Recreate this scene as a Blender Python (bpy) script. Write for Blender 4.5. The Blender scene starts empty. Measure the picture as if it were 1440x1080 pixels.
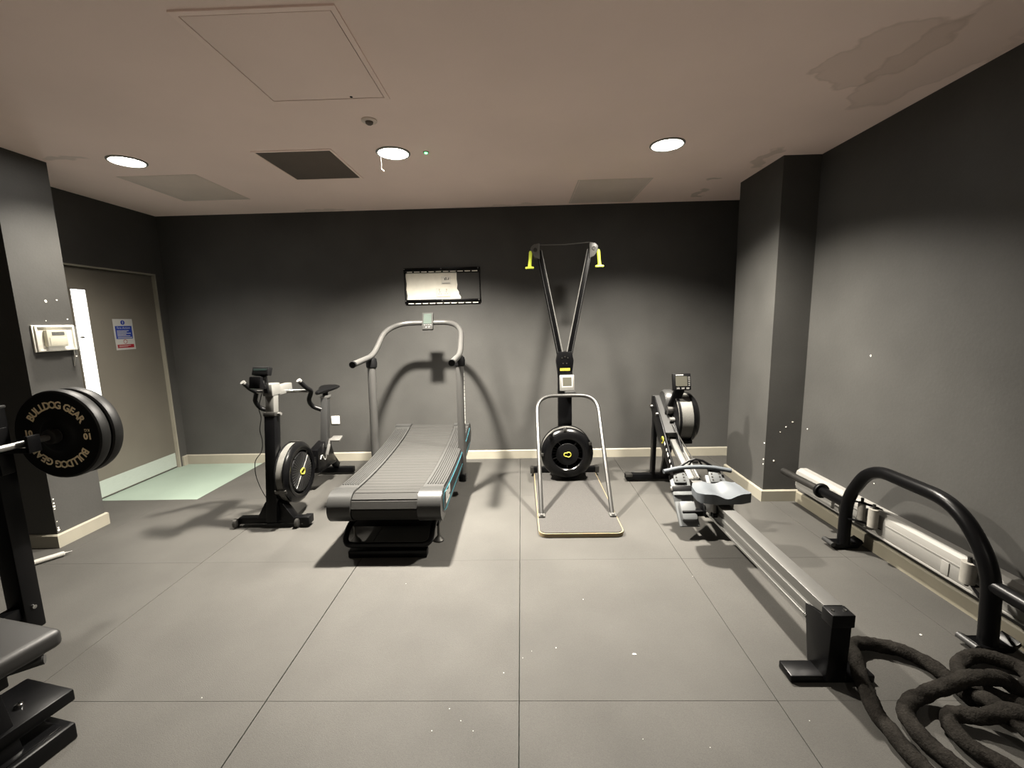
import bpy, bmesh, math, random
from mathutils import Vector, Matrix, noise
random.seed(7)
R = math.radians
sc = bpy.context.scene
col = sc.collection

# ------------------------------------------------------------------ camera
CAM_H = 1.46
PITCH, YAW, ROLL, FPX = 0.144408, -0.023893, 0.021895, 608.5
cam_d = bpy.data.cameras.new('camera')
cam_d.sensor_fit = 'HORIZONTAL'; cam_d.sensor_width = 36.0
cam_d.lens = FPX / 1440 * 36.0
cam_d.clip_start = 0.02
cam = bpy.data.objects.new('camera', cam_d); col.objects.link(cam)
fwd = Vector((math.sin(YAW)*math.cos(PITCH), math.cos(YAW)*math.cos(PITCH), -math.sin(PITCH)))
rgt = Vector((math.cos(YAW), -math.sin(YAW), 0)); dwn = fwd.cross(rgt)
r2 = math.cos(ROLL)*rgt + math.sin(ROLL)*dwn
d2 = -math.sin(ROLL)*rgt + math.cos(ROLL)*dwn
mw = Matrix((( r2.x, -d2.x, -fwd.x, 0), (r2.y, -d2.y, -fwd.y, 0), (r2.z, -d2.z, -fwd.z, CAM_H), (0, 0, 0, 1)))
cam.matrix_world = mw
sc.camera = cam

# ------------------------------------------------------------------ world, exposure
w = bpy.data.worlds.new('world'); sc.world = w; w.use_nodes = True
w.node_tree.nodes['Background'].inputs[0].default_value = (0, 0, 0, 1)
w.node_tree.nodes['Background'].inputs[1].default_value = 0.0
vs = sc.view_settings
vs.view_transform = 'Standard'; vs.look = 'None'; vs.gamma = 1.0; vs.use_curve_mapping = False
vs.exposure = 2.2
LAMP_W = {'door': 135.0, 'middle': 905.0, 'right': 480.0, 'rear': 95.0}   # power set per lamp from the brightness around it
LIGHT_COL = (1.0, 0.93, 0.82)
SPOT_DEG, SPOT_BLEND = 136, 1.0
CEIL = 2.585
WX_R, WX_L, WY_B, WY_F = 2.16, -3.68, 4.5, -2.6

# ------------------------------------------------------------------ materials
MATS = {}
DEPTH = 1/2.6          # darkens base colours outside PALE to cut bounced light on the walls
PALE = ('ceiling_paint', 'panel_grey', 'plaster', 'vent_brown', 'pane_lit', 'lamp_lens', 'green_led', 'lime', 'gold_print', 'vinyl_mint', 'socket_white', 'cream_plastic', 'brushed_steel')
def mat(name, base, rough=0.5, metal=0.0, var=0.0, vscale=6.0, bump=0.0, bscale=200.0, spec=0.5, emit=None, estr=0.0, fine=0.0, fscale=350.0, alpha=None, trans=0.0, coat=0.0, stretch=None, rvar=0.0):
    if name not in PALE: base = tuple(c*DEPTH for c in base); spec = spec*(DEPTH if metal < 0.1 else 1)**0.5
    m = bpy.data.materials.new(name); m.use_nodes = True
    nt = m.node_tree; b = nt.nodes['Principled BSDF']
    b.inputs['Base Color'].default_value = (*base, 1)
    b.inputs['Roughness'].default_value = rough
    b.inputs['Metallic'].default_value = metal
    b.inputs['Specular IOR Level'].default_value = spec
    b.inputs['Coat Weight'].default_value = coat
    b.inputs['Transmission Weight'].default_value = trans
    if emit:
        b.inputs['Emission Color'].default_value = (*emit, 1); b.inputs['Emission Strength'].default_value = estr
    if alpha is not None: b.inputs['Alpha'].default_value = alpha
    tc = nt.nodes.new('ShaderNodeTexCoord')
    vec = tc.outputs['Object']
    if stretch:
        mp = nt.nodes.new('ShaderNodeMapping'); mp.inputs['Scale'].default_value = stretch
        nt.links.new(vec, mp.inputs[0]); vec = mp.outputs[0]
    last = None
    def layer(scale, amt, detail):
        nonlocal last
        n = nt.nodes.new('ShaderNodeTexNoise'); n.inputs['Scale'].default_value = scale; n.inputs['Detail'].default_value = detail
        nt.links.new(vec, n.inputs['Vector'])
        mr = nt.nodes.new('ShaderNodeMapRange')
        mr.inputs['From Min'].default_value = 0.25; mr.inputs['From Max'].default_value = 0.75
        mr.inputs['To Min'].default_value = 1-amt; mr.inputs['To Max'].default_value = 1+amt
        nt.links.new(n.outputs['Fac'], mr.inputs['Value'])
        mx = nt.nodes.new('ShaderNodeMix'); mx.data_type = 'RGBA'; mx.blend_type = 'MULTIPLY'
        mx.inputs['Factor'].default_value = 1
        if last is None: mx.inputs[6].default_value = (*base, 1)
        else: nt.links.new(last, mx.inputs[6])
        nt.links.new(mr.outputs[0], mx.inputs[7])
        last = mx.outputs[2]
    if var: layer(vscale, var, 5)
    if fine: layer(fscale, fine, 2)
    if last: nt.links.new(last, b.inputs['Base Color'])
    if rvar:
        n = nt.nodes.new('ShaderNodeTexNoise'); n.inputs['Scale'].default_value = vscale*1.7; n.inputs['Detail'].default_value = 4
        nt.links.new(vec, n.inputs['Vector'])
        mr = nt.nodes.new('ShaderNodeMapRange'); mr.inputs['To Min'].default_value = max(0.02, rough-rvar); mr.inputs['To Max'].default_value = min(1, rough+rvar)
        nt.links.new(n.outputs['Fac'], mr.inputs['Value']); nt.links.new(mr.outputs[0], b.inputs['Roughness'])
    if bump:
        n = nt.nodes.new('ShaderNodeTexNoise'); n.inputs['Scale'].default_value = bscale; n.inputs['Detail'].default_value = 3
        nt.links.new(vec, n.inputs['Vector'])
        bp = nt.nodes.new('ShaderNodeBump'); bp.inputs['Strength'].default_value = bump; bp.inputs['Distance'].default_value = 0.004
        nt.links.new(n.outputs['Fac'], bp.inputs['Height']); nt.links.new(bp.outputs[0], b.inputs['Normal'])
    MATS[name] = m
    return m

mat('wall_paint', (0.118, 0.1155, 0.108), 0.55, var=0.18, vscale=2.2, bump=0.12, bscale=60, rvar=0.1, fine=0.05, fscale=90)
mat('rubber', (0.101, 0.097, 0.0885), 0.68, spec=0.25, var=0.16, vscale=2.3, fine=0.22, fscale=420, bump=0.25, bscale=300, rvar=0.08)
mat('vinyl_mint', (0.155, 0.195, 0.163), 0.45, var=0.08, vscale=3, bump=0.05)
mat('cream_gloss', (0.56, 0.525, 0.425), 0.4, var=0.06, vscale=9)
mat('front_paint', (0.80, 0.77, 0.70), 0.7, var=0.04, vscale=3)  # unseen front wall; off white chosen to bounce light onto the ceiling
mat('plaster', (0.86, 0.83, 0.73), 0.7, var=0.06, vscale=12)
mat('door_grey', (0.30, 0.275, 0.23), 0.45, var=0.06, vscale=4)
mat('pane_lit', (0.8, 0.8, 0.78), 0.3, emit=(1, 1, 0.97), estr=1.1)
mat('brushed_steel', (0.34, 0.385, 0.35), 0.45, metal=0.3, var=0.08, vscale=20, stretch=(1, 1, 18))  # slight green in the base carries the mint floor's reflection
mat('steel', (0.25, 0.247, 0.235), 0.32, metal=0.35, var=0.05, vscale=30)
mat('chrome', (0.8, 0.8, 0.78), 0.12, metal=1.0)
mat('dull_steel', (0.17, 0.165, 0.155), 0.42, metal=0.9, var=0.12, vscale=25)
mat('black_metal', (0.0035, 0.0035, 0.004), 0.32, spec=0.22, var=0.2, vscale=18, bump=0.04, bscale=400)
mat('black_plastic', (0.006, 0.006, 0.0065), 0.42, spec=0.22, bump=0.05, bscale=500)
mat('black_gloss', (0.004, 0.004, 0.0045), 0.24, spec=0.45)
mat('bumper_rubber', (0.006, 0.006, 0.0055), 0.5, spec=0.35, var=0.2, vscale=14)
mat('rim_rubber', (0.020, 0.020, 0.019), 0.36)
mat('gold_print', (0.92, 0.78, 0.52), 0.6)
mat('grey_plastic', (0.055, 0.055, 0.054), 0.38, bump=0.06, bscale=600)
mat('tread_cap', (0.060, 0.060, 0.058), 0.33, bump=0.04, bscale=700)
mat('belt_rubber', (0.050, 0.049, 0.046), 0.7, spec=0.15, fine=0.2, fscale=500, bump=0.2, bscale=500)
mat('console_silver', (0.060, 0.0593, 0.056), 0.75, spec=0.08)
mat('console_lcd', (0.085, 0.108, 0.095), 0.7, spec=0.05)
mat('hoop_steel', (0.085, 0.083, 0.079), 0.34, metal=0.5)
mat('rail_rubber', (0.046, 0.0455, 0.043), 0.55, fine=0.15, fscale=400)
mat('grey_metal', (0.11, 0.108, 0.103), 0.34, metal=0.3, bump=0.03, bscale=500)
mat('dark_side', (0.018, 0.018, 0.019), 0.4)
mat('teal', (0.06, 0.26, 0.32), 0.4)
mat('white_print', (0.78, 0.77, 0.72), 0.6)
mat('socket_white', (0.74, 0.72, 0.65), 0.5, spec=0.3)
mat('white_plastic', (0.62, 0.605, 0.55), 0.38, var=0.03, vscale=10)
mat('cream_plastic', (0.52, 0.49, 0.38), 0.42)
mat('clear_plastic', (0.8, 0.8, 0.77), 0.15, alpha=0.14, spec=0.6)
mat('lcd', (0.20, 0.30, 0.25), 0.25)
mat('lcd_dim', (0.10, 0.097, 0.078), 0.25)
mat('lcd_dark', (0.03, 0.045, 0.042), 0.2)
mat('silver_plastic', (0.24, 0.235, 0.22), 0.4, metal=0.2)
mat('aluminium', (0.25, 0.247, 0.232), 0.36, metal=0.35, var=0.05, vscale=14, stretch=(20, 1, 20))
mat('perforated', (0.26, 0.255, 0.235), 0.5, metal=0.4, fine=0.25, fscale=260)
mat('silver_paint', (0.27, 0.267, 0.25), 0.4, metal=0.2)
mat('seat_grey', (0.145, 0.160, 0.175), 0.5, var=0.05, vscale=10, bump=0.05, bscale=300)
mat('foot_grey', (0.165, 0.173, 0.176), 0.5)
mat('handle_grey', (0.11, 0.125, 0.14), 0.5)
mat('lime', (0.80, 0.95, 0.08), 0.45)
mat('yellow', (0.50, 0.46, 0.05), 0.5)
mat('plywood', (0.42, 0.33, 0.19), 0.55, var=0.1, vscale=30, stretch=(1, 1, 30))
mat('carpet', (0.075, 0.071, 0.066), 0.95, fine=0.45, fscale=260, bump=0.5, bscale=260)
mat('vinyl_pad', (0.034, 0.033, 0.032), 0.46, var=0.1, vscale=10, bump=0.12, bscale=500)
mat('rope_fibre', (0.026, 0.0235, 0.0205), 0.95, spec=0.05, var=0.35, vscale=22, fine=0.35, fscale=160, bump=1.0, bscale=140)
mat('heater_white', (0.46, 0.45, 0.42), 0.4, var=0.03, vscale=4)
mat('baseboard_shaded', (0.36, 0.33, 0.25), 0.55, var=0.1, vscale=6)  # baseboard beige darkened to carry the shade under the heater
mat('lamp_lens', (0.9, 0.9, 0.88), 0.4, emit=(1.0, 0.95, 0.87), estr=12.0)
mat('vent_brown', (0.115, 0.090, 0.072), 0.7, var=0.05, vscale=8, fine=0.12, fscale=300)
mat('panel_grey', (0.68, 0.575, 0.505), 0.7, var=0.04, vscale=5)
mat('gap_dark', (0.03, 0.025, 0.02), 0.8)
mat('green_led', (0.1, 0.7, 0.2), 0.4, emit=(0.1, 1.0, 0.25), estr=2.0)
mat('sign_white', (0.78, 0.78, 0.74), 0.4)
mat('sign_blue', (0.02, 0.07, 0.50), 0.4)
mat('sign_red', (0.50, 0.02, 0.04), 0.4)
mat('roller_pad', (0.48, 0.46, 0.41), 0.6, var=0.12, vscale=30)

def ceiling_material():
    m = mat('ceiling_paint', (0.93, 0.75, 0.675), 0.75, var=0.05, vscale=1.3, bump=0.1, bscale=80)
    nt = m.node_tree; b = nt.nodes['Principled BSDF']
    src = b.inputs['Base Color'].links[0].from_socket
    geo = nt.nodes.new('ShaderNodeNewGeometry')
    nz = nt.nodes.new('ShaderNodeTexNoise'); nz.inputs['Scale'].default_value = 4.5; nz.inputs['Detail'].default_value = 3
    nt.links.new(geo.outputs['Position'], nz.inputs['Vector'])
    mul = nt.nodes.new('ShaderNodeVectorMath'); mul.operation = 'MULTIPLY_ADD'
    nt.links.new(nz.outputs['Color'], mul.inputs[0]); mul.inputs[1].default_value = (0.34, 0.34, 0); mul.inputs[2].default_value = (-0.17, -0.17, 0)
    add = nt.nodes.new('ShaderNodeVectorMath'); add.operation = 'ADD'
    nt.links.new(geo.outputs['Position'], add.inputs[0]); nt.links.new(mul.outputs[0], add.inputs[1])
    def stain(cx, cy, sx, sy, lo, hi, tint, amt, rim):
        nonlocal src
        mp = nt.nodes.new('ShaderNodeMapping'); mp.vector_type = 'TEXTURE'
        mp.inputs['Location'].default_value = (cx, cy, CEIL); mp.inputs['Scale'].default_value = (sx, sy, 1)
        nt.links.new(add.outputs[0], mp.inputs[0])
        ln = nt.nodes.new('ShaderNodeVectorMath'); ln.operation = 'LENGTH'; nt.links.new(mp.outputs[0], ln.inputs[0])
        cr = nt.nodes.new('ShaderNodeValToRGB'); e = cr.color_ramp.elements
        e[0].position = 0.0; e[0].color = (amt*0.55,)*3 + (1,)
        e[1].position = lo; e[1].color = (amt*0.6,)*3 + (1,)
        x = cr.color_ramp.elements.new((lo+hi)/2); x.color = (amt*rim,)*3 + (1,)
        x = cr.color_ramp.elements.new(hi); x.color = (0, 0, 0, 1)
        nt.links.new(ln.outputs['Value'], cr.inputs[0])
        mx = nt.nodes.new('ShaderNodeMix'); mx.data_type = 'RGBA'
        nt.links.new(cr.outputs[0], mx.inputs['Factor']); nt.links.new(src, mx.inputs[6]); mx.inputs[7].default_value = (*tint, 1)
        src = mx.outputs[2]
    stain(1.62, 2.17, 0.22, 0.26, 0.86, 1.0, (0.34, 0.23, 0.15), 0.30, 1.0)
    stain(1.90, 2.10, 0.24, 0.55, 0.86, 1.0, (0.34, 0.23, 0.17), 0.28, 1.0)
    stain(1.80, 3.35, 0.06, 0.22, 0.5, 1.0, (0.20, 0.15, 0.10), 0.5, 0.6)
    stain(1.62, 3.78, 0.09, 0.04, 0.4, 1.0, (0.20, 0.17, 0.10), 0.6, 0.6)
    stain(1.70, 4.25, 0.05, 0.16, 0.4, 1.0, (0.20, 0.17, 0.10), 0.6, 0.6)
    stain(-2.0, 4.46, 0.35, 0.05, 0.4, 1.0, (0.28, 0.25, 0.18), 0.45, 0.6)
    stain(-0.2, 4.47, 0.55, 0.04, 0.4, 1.0, (0.30, 0.27, 0.2), 0.4, 0.6)
    stain(-3.0, 2.98, 0.16, 0.05, 0.4, 1.0, (0.30, 0.27, 0.22), 0.5, 0.6)
    nt.links.new(src, b.inputs['Base Color'])
ceiling_material()

# ------------------------------------------------------------------ geometry helpers
V = Vector
def box(bm, c, s, rot=None, bev=0.0, seg=2):
    t = bmesh.new(); bmesh.ops.create_cube(t, size=1.0)
    for v in t.verts: v.co = V((v.co.x*s[0], v.co.y*s[1], v.co.z*s[2]))
    if bev: bmesh.ops.bevel(t, geom=t.edges[:], offset=bev, segments=seg, affect='EDGES', profile=0.5)
    m = Matrix.Translation(c)
    if rot is not None: m = m @ (rot.to_4x4() if isinstance(rot, Matrix) else Matrix.Rotation(rot, 4, 'Z'))
    t.transform(m); merge(bm, t)
def merge(bm, t):
    me = bpy.data.meshes.new('tmp'); t.to_mesh(me); t.free(); bm.from_mesh(me); bpy.data.meshes.remove(me)
def box2(bm, a, b, bev=0.0, seg=2):
    a, b = V(a), V(b)
    box(bm, (a+b)/2, [abs(x) for x in (b-a)], bev=bev, seg=seg)
def basis(d):
    d = V(d).normalized()
    u = d.cross(V((0, 0, 1)))
    if u.length < 1e-4: u = d.cross(V((0, 1, 0)))
    u.normalize(); return d, u, d.cross(u).normalized()
def beam(bm, p0, p1, wdt, hgt, bev=0.0, up=None):
    """box section between two points; hgt along 'up'"""
    p0, p1 = V(p0), V(p1); d = (p1-p0).normalized()
    up = V(up or (0, 0, 1)); s = d.cross(up)
    if s.length < 1e-3: s = d.cross(V((0, 1, 0)))
    s.normalize(); u = s.cross(d).normalized()
    rot = Matrix((s, d, u)).transposed()
    box(bm, (p0+p1)/2, (wdt, (p1-p0).length, hgt), rot, bev)
def fillet(pts, rad, n=6):
    pts = [V(p) for p in pts]; out = [pts[0]]
    for i in range(1, len(pts)-1):
        a, b, c = pts[i-1], pts[i], pts[i+1]
        r = rad[i] if isinstance(rad, (list, tuple)) else rad
        u, v = (a-b), (c-b)
        r = min(r, u.length*0.49, v.length*0.49)
        u.normalize(); v.normalize()
        if r < 1e-4: out.append(b); continue
        p, q = b+u*r, b+v*r
        for k in range(n+1):
            t = k/n; out.append(p*(1-t)**2 + b*2*t*(1-t) + q*t*t)
    out.append(pts[-1]); return out
def catmull(pts, n=8):
    pts = [V(p) for p in pts]; P = [pts[0]*2-pts[1]] + pts + [pts[-1]*2-pts[-2]]; out = []
    for i in range(1, len(P)-2):
        a, b, c, d = P[i-1:i+3]
        for k in range(n):
            t = k/n
            out.append(0.5*((2*b)+(c-a)*t+(2*a-5*b+4*c-d)*t*t+(3*b-a-3*c+d)*t**3))
    out.append(pts[-1]); return out
def tube(bm, pts, r, n=12, caps=True, rfun=None):
    pts = [V(p) for p in pts]; rings = []
    d, u, v = basis(pts[1]-pts[0])
    for i, p in enumerate(pts):
        if i == 0: t = pts[1]-pts[0]
        elif i == len(pts)-1: t = pts[-1]-pts[-2]
        else: t = (pts[i+1]-pts[i]).normalized()+(pts[i]-pts[i-1]).normalized()
        t.normalize(); u = (u-t*u.dot(t)).normalized(); v = t.cross(u)
        ring = []
        for k in range(n):
            a = 2*math.pi*k/n; rr = rfun(i, a, p) if rfun else (r[i] if isinstance(r, (list, tuple)) else r)
            ring.append(bm.verts.new(p+(u*math.cos(a)+v*math.sin(a))*rr))
        rings.append(ring)
    for i in range(len(rings)-1):
        for k in range(n):
            bm.faces.new((rings[i][k], rings[i][(k+1) % n], rings[i+1][(k+1) % n], rings[i+1][k]))
    if caps: bm.faces.new(rings[0][::-1]); bm.faces.new(rings[-1])
def cyl(bm, p0, p1, r, r1=None, n=20, caps=True):
    tube(bm, [p0, p1], [r, r if r1 is None else r1], n, caps)
def lathe(bm, prof, o, axis, n=40, closed=False):
    """prof: (radius, height) list, revolved about axis from o"""
    d, u, v = basis(axis); o = V(o); rings = []
    for rr, h in prof:
        if rr < 1e-6: rings.append([bm.verts.new(o+d*h)])
        else: rings.append([bm.verts.new(o+d*h+(u*math.cos(2*math.pi*k/n)+v*math.sin(2*math.pi*k/n))*rr) for k in range(n)])
    L = len(rings)
    for i in range(L if closed else L-1):
        a, b = rings[i], rings[(i+1) % L]
        for k in range(n):
            k2 = (k+1) % n
            if len(a) == 1 and len(b) == 1: continue
            if len(a) == 1: bm.faces.new((a[0], b[k2], b[k]))
            elif len(b) == 1: bm.faces.new((a[k], a[k2], b[0]))
            else: bm.faces.new((a[k], a[k2], b[k2], b[k]))
def prism(bm, pts, ext, bev=0.0):
    t = bmesh.new(); ext = V(ext)
    a = [t.verts.new(V(p)) for p in pts]; b = [t.verts.new(V(p)+ext) for p in pts]
    t.faces.new(a[::-1]); t.faces.new(b); n = len(a)
    for i in range(n): t.faces.new((a[i], a[(i+1) % n], b[(i+1) % n], b[i]))
    if bev: bmesh.ops.bevel(t, geom=t.edges[:], offset=bev, segments=2, affect='EDGES', profile=0.5)
    merge(bm, t)
def arc(cx, cy, r, a0, a1, n):
    return [(cx+r*math.cos(R(a0+(a1-a0)*k/n)), cy+r*math.sin(R(a0+(a1-a0)*k/n))) for k in range(n+1)]

def link(name, bm, m, parent=None, sharp=35, recalc=True):
    if recalc: bmesh.ops.recalc_face_normals(bm, faces=bm.faces[:])
    for f in bm.faces: f.smooth = True
    for e in bm.edges:
        if len(e.link_faces) == 2:
            try: e.smooth = e.calc_face_angle() < R(sharp)
            except ValueError: e.smooth = False
        else: e.smooth = False
    me = bpy.data.meshes.new(name); bm.to_mesh(me); bm.free()
    me.materials.append(MATS[m])
    o = bpy.data.objects.new(name, me); col.objects.link(o)
    if parent is not None: o.parent = parent
    return o
MW = {}
def thing(name, label, cat, loc=(0, 0, 0), rz=0.0, group=None):
    o = bpy.data.objects.new(name, None); col.objects.link(o)
    o.empty_display_size = 0.1
    o.location = loc; o.rotation_euler = (0, 0, rz)
    MW[o] = (Matrix.Translation(loc) @ Matrix.Rotation(rz, 4, 'Z')).inverted()
    o['label'] = label; o['category'] = cat
    if group: o['group'] = group
    return o
def root(o):
    while o.parent is not None: o = o.parent
    return o
def wpart(name, bm, m, parent, **k):          # geometry given in room coordinates
    r_ = root(parent)
    if r_ in MW: bm.transform(MW[r_])
    return link(name, bm, m, parent, **k)
def lpart(name, bm, m, parent, **k):          # geometry given in the thing's own coordinates
    return link(name, bm, m, parent, **k)
def tag(o, label, cat, group=None):
    o['label'] = label; o['category'] = cat
    if group: o['group'] = group
    return o
def struct(name, bm, m, label=None, **k):
    o = link(name, bm, m, None, **k); o['kind'] = 'structure'
    if label: o['label'] = label
    return o
def BM(): return bmesh.new()
def one(fn, *a, **k):
    b = bmesh.new(); fn(b, *a, **k); return b
def text_bm(s, size, align='CENTER', bold=0.0):
    cu = bpy.data.curves.new('t', 'FONT'); cu.body = s; cu.size = size; cu.align_x = align; cu.align_y = 'CENTER'; cu.resolution_u = 2; cu.offset = bold
    ob = bpy.data.objects.new('t', cu); col.objects.link(ob)
    dg = bpy.context.evaluated_depsgraph_get(); dg.update()
    me = bpy.data.meshes.new_from_object(ob.evaluated_get(dg))
    b = bmesh.new(); b.from_mesh(me)
    bpy.data.objects.remove(ob); bpy.data.curves.remove(cu); bpy.data.meshes.remove(me)
    return b

# ------------------------------------------------------------------ room shell
T = 0.012                                            # rubber mats over the old vinyl
sub = struct('floor', one(box2, (WX_L-0.15, WY_F-0.1, -0.10), (WX_R+0.1, WY_B+0.1, -T)), 'vinyl_mint', 'mint green vinyl floor, bare in front of the door')
mats_x = [WX_L+0.01, -3.035, -2.035, -1.033, -0.034, 0.955, 1.945, WX_R-0.005]
mats_y = [WY_F, -1.51, -0.512, 0.486, 1.486, 2.488, 3.488, WY_B-0.005]
for j in range(len(mats_y)-1):
    for i in range(len(mats_x)-1):
        x0, x1, y0, y1 = mats_x[i], mats_x[i+1], mats_y[j], mats_y[j+1]
        if j == 6 and i == 0: continue
        if j == 6 and i == 1: x0 = -2.82
        dz = random.uniform(-0.0012, 0.0)
        gx = 0.0022 if i in (2, 3) else 0.0012; gy = 0.0003
        b = BM(); box2(b, (x0+gx, y0+gy, -T+0.0005), (x1-gx, y1-gy, dz), bev=0.0006, seg=1)
        link('rubber_mat', b, 'rubber', sub)
ceil = struct('ceiling', one(box2, (WX_L-0.3, WY_F-0.2, CEIL), (WX_R+0.3, WY_B+0.2, CEIL+0.1)), 'ceiling_paint', 'off white painted ceiling with water stains')
wb = struct('wall_back', one(box2, (WX_L-0.3, WY_B, -0.1), (WX_R+0.3, WY_B+0.12, CEIL+0.05)), 'wall_paint', 'charcoal painted back wall behind the machines')
wr = struct('wall_right', one(box2, (WX_R, WY_F-0.2, -0.1), (WX_R+0.12, WY_B+0.1, CEIL+0.05)), 'wall_paint', 'charcoal painted right wall above the white heater')
struct('wall_front', one(box2, (WX_L-0.3, WY_F-0.12, -0.1), (WX_R+0.3, WY_F, CEIL+0.05)), 'front_paint', 'off white wall behind the camera')
DY0, DY1, DZ = 3.36, 4.395, 2.0
b = BM()
box2(b, (WX_L-0.14, WY_F-0.2, -0.1), (WX_L, DY0, CEIL+0.05)); box2(b, (WX_L-0.14, DY1, -0.1), (WX_L, WY_B+0.1, CEIL+0.05)); box2(b, (WX_L-0.14, DY0, DZ), (WX_L, DY1, CEIL+0.05))
wl = struct('wall_left', b, 'wall_paint', 'charcoal painted left wall around the grey door')
PX, PY0, PY1 = -3.178, 2.70, 3.035
pil = struct('wall_pillar', one(box2, (WX_L-0.05, PY0, -0.05), (PX, PY1, CEIL+0.02)), 'wall_paint', 'charcoal painted pillar carrying the thermostat box')
CX, CY0, CY1 = 1.892, 3.32, 3.935
clm = struct('wall_column', one(box2, (CX, CY0, -0.05), (WX_R+0.03, CY1, CEIL+0.02)), 'wall_paint', 'charcoal painted corner column beside the rowing machine')

def skirting(name, pts, h=0.092, t=0.016, label=None, matn='cream_gloss'):
    """pts: wall line run, board on the left of the direction of travel"""
    b = BM(); n = len(pts)
    P = [V((x, y, 0)) for x, y in pts]
    off = []
    for i in range(n):
        ds = []
        if i > 0: ds.append((P[i]-P[i-1]).normalized())
        if i < n-1: ds.append((P[i+1]-P[i]).normalized())
        ns = [V((-d.y, d.x, 0)) for d in ds]
        if len(ns) == 1: off.append(ns[0])
        else: off.append((ns[0]+ns[1])/(1+ns[0].dot(ns[1])))
    sec = [(0, -T), (t, -T), (t, h-0.008), (t-0.007, h), (0, h)]
    rings = [[b.verts.new(P[i]+off[i]*a+V((0, 0, z))) for a, z in sec] for i in range(n)]
    for i in range(n-1):
        for k in range(5):
            b.faces.new((rings[i][k], rings[i][(k+1) % 5], rings[i+1][(k+1) % 5], rings[i+1][k]))
    b.faces.new(rings[0]); b.faces.new(rings[-1][::-1])
    return struct(name, b, matn, label, sharp=20)
skirting('baseboard_back', [(WX_R, WY_B), (WX_L, WY_B), (WX_L, DY1+0.03)], label='cream baseboard along the back wall')
skirting('baseboard_column', [(WX_R, CY0), (CX, CY0), (CX, CY1), (WX_R, CY1)], label='cream baseboard around the corner column')
skirting('baseboard_pillar', [(WX_L, PY1), (PX, PY1), (PX, PY0), (WX_L, PY0)], label='cream baseboard around the thermostat pillar')
skirting('baseboard_right', [(WX_R, WY_F), (WX_R, CY0)], h=0.085, label='beige baseboard under the white heater, shade painted into its colour', matn='baseboard_shaded')

# door in the left wall
LX = WX_L-0.028
door = struct('door_1', one(box2, (LX-0.045, DY0+0.02, -T+0.006), (LX, DY1-0.012, DZ-0.012), bev=0.002), 'door_grey', 'flat grey door with a narrow lit vision panel')
b = BM(); box2(b, (WX_L-0.10, DY1-0.010, -T), (WX_L+0.004, DY1+0.004, DZ+0.004)); box2(b, (WX_L-0.10, DY0-0.004, -T), (WX_L+0.004, DY0+0.018, DZ+0.004)); box2(b, (WX_L-0.10, DY0, DZ-0.010), (WX_L+0.004, DY1, DZ+0.004))
link('door_frame', b, 'cream_gloss', door)
link('vision_panel', one(box2, (LX-0.003, 3.555, 0.62), (LX+0.004, 3.685, 1.80)), 'pane_lit', door)
b = BM()
for y in (3.550, 3.685): box2(b, (LX-0.002, y-0.006, 0.61), (LX+0.010, y+0.006, 1.812), bev=0.002)
box2(b, (LX-0.002, 3.545, 1.800), (LX+0.010, 3.69, 1.812), bev=0.002)
link('glazing_bead', b, 'door_grey', door)
link('kick_plate', one(box2, (LX, DY0+0.03, 0.004), (LX+0.003, DY1-0.02, 0.150)), 'brushed_steel', door)
link('gap', one(box2, (LX-0.03, DY0+0.02, -T+0.0005), (LX-0.002, DY1-0.012, 0.006)), 'gap_dark', door)

# paint chips, thin flakes of bare plaster on the walls
def chip(parent, c, s, axis):
    b = BM(); n = 7; c = V(c); t = 0.0015
    pts = []
    for k in range(n):
        a = 2*math.pi*k/n; rr = s*random.uniform(0.5, 1.0)
        e = {'x': V((0, math.cos(a)*rr, math.sin(a)*rr)), 'y': V((math.cos(a)*rr, 0, math.sin(a)*rr))}[axis]
        pts.append(c+e)
    d = V((-t, 0, 0)) if axis == 'x' else V((0, -t, 0))
    prism(b, pts, d if parent is not pil else -d); link('paint_chip', b, 'plaster', parent)
for y, z, s in ((2.72, 1.20, 0.008), (3.25, 0.60, 0.006), (2.6, 0.42, 0.004)): chip(wr, (WX_R-0.0005, y, z), s, 'x')
for x, z, s in ((1.965, 0.33, 0.008), (2.04, 0.60, 0.007), (2.09, 0.64, 0.007), (2.0, 0.56, 0.004)): chip(clm, (x, CY0-0.0005, z), s, 'y')
for z, s in ((0.47, 0.007), (0.34, 0.008), (0.30, 0.006)): chip(clm, (CX-0.0005, CY0+0.012, z), s, 'x')
for z, s in ((0.338, 0.006), (0.31, 0.009), (0.288, 0.011), (0.27, 0.006), (0.18, 0.005), (0.135, 0.007), (0.118, 0.010)): chip(pil, (PX+0.0005, PY0+0.010, z), s, 'x')
for y, z, s in ((2.86, 1.53, 0.004), (3.0, 1.54, 0.006), (2.88, 1.66, 0.010), (2.95, 1.67, 0.007), (3.02, 1.28, 0.005)): chip(pil, (PX+0.0005, y, z), s, 'x')

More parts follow.
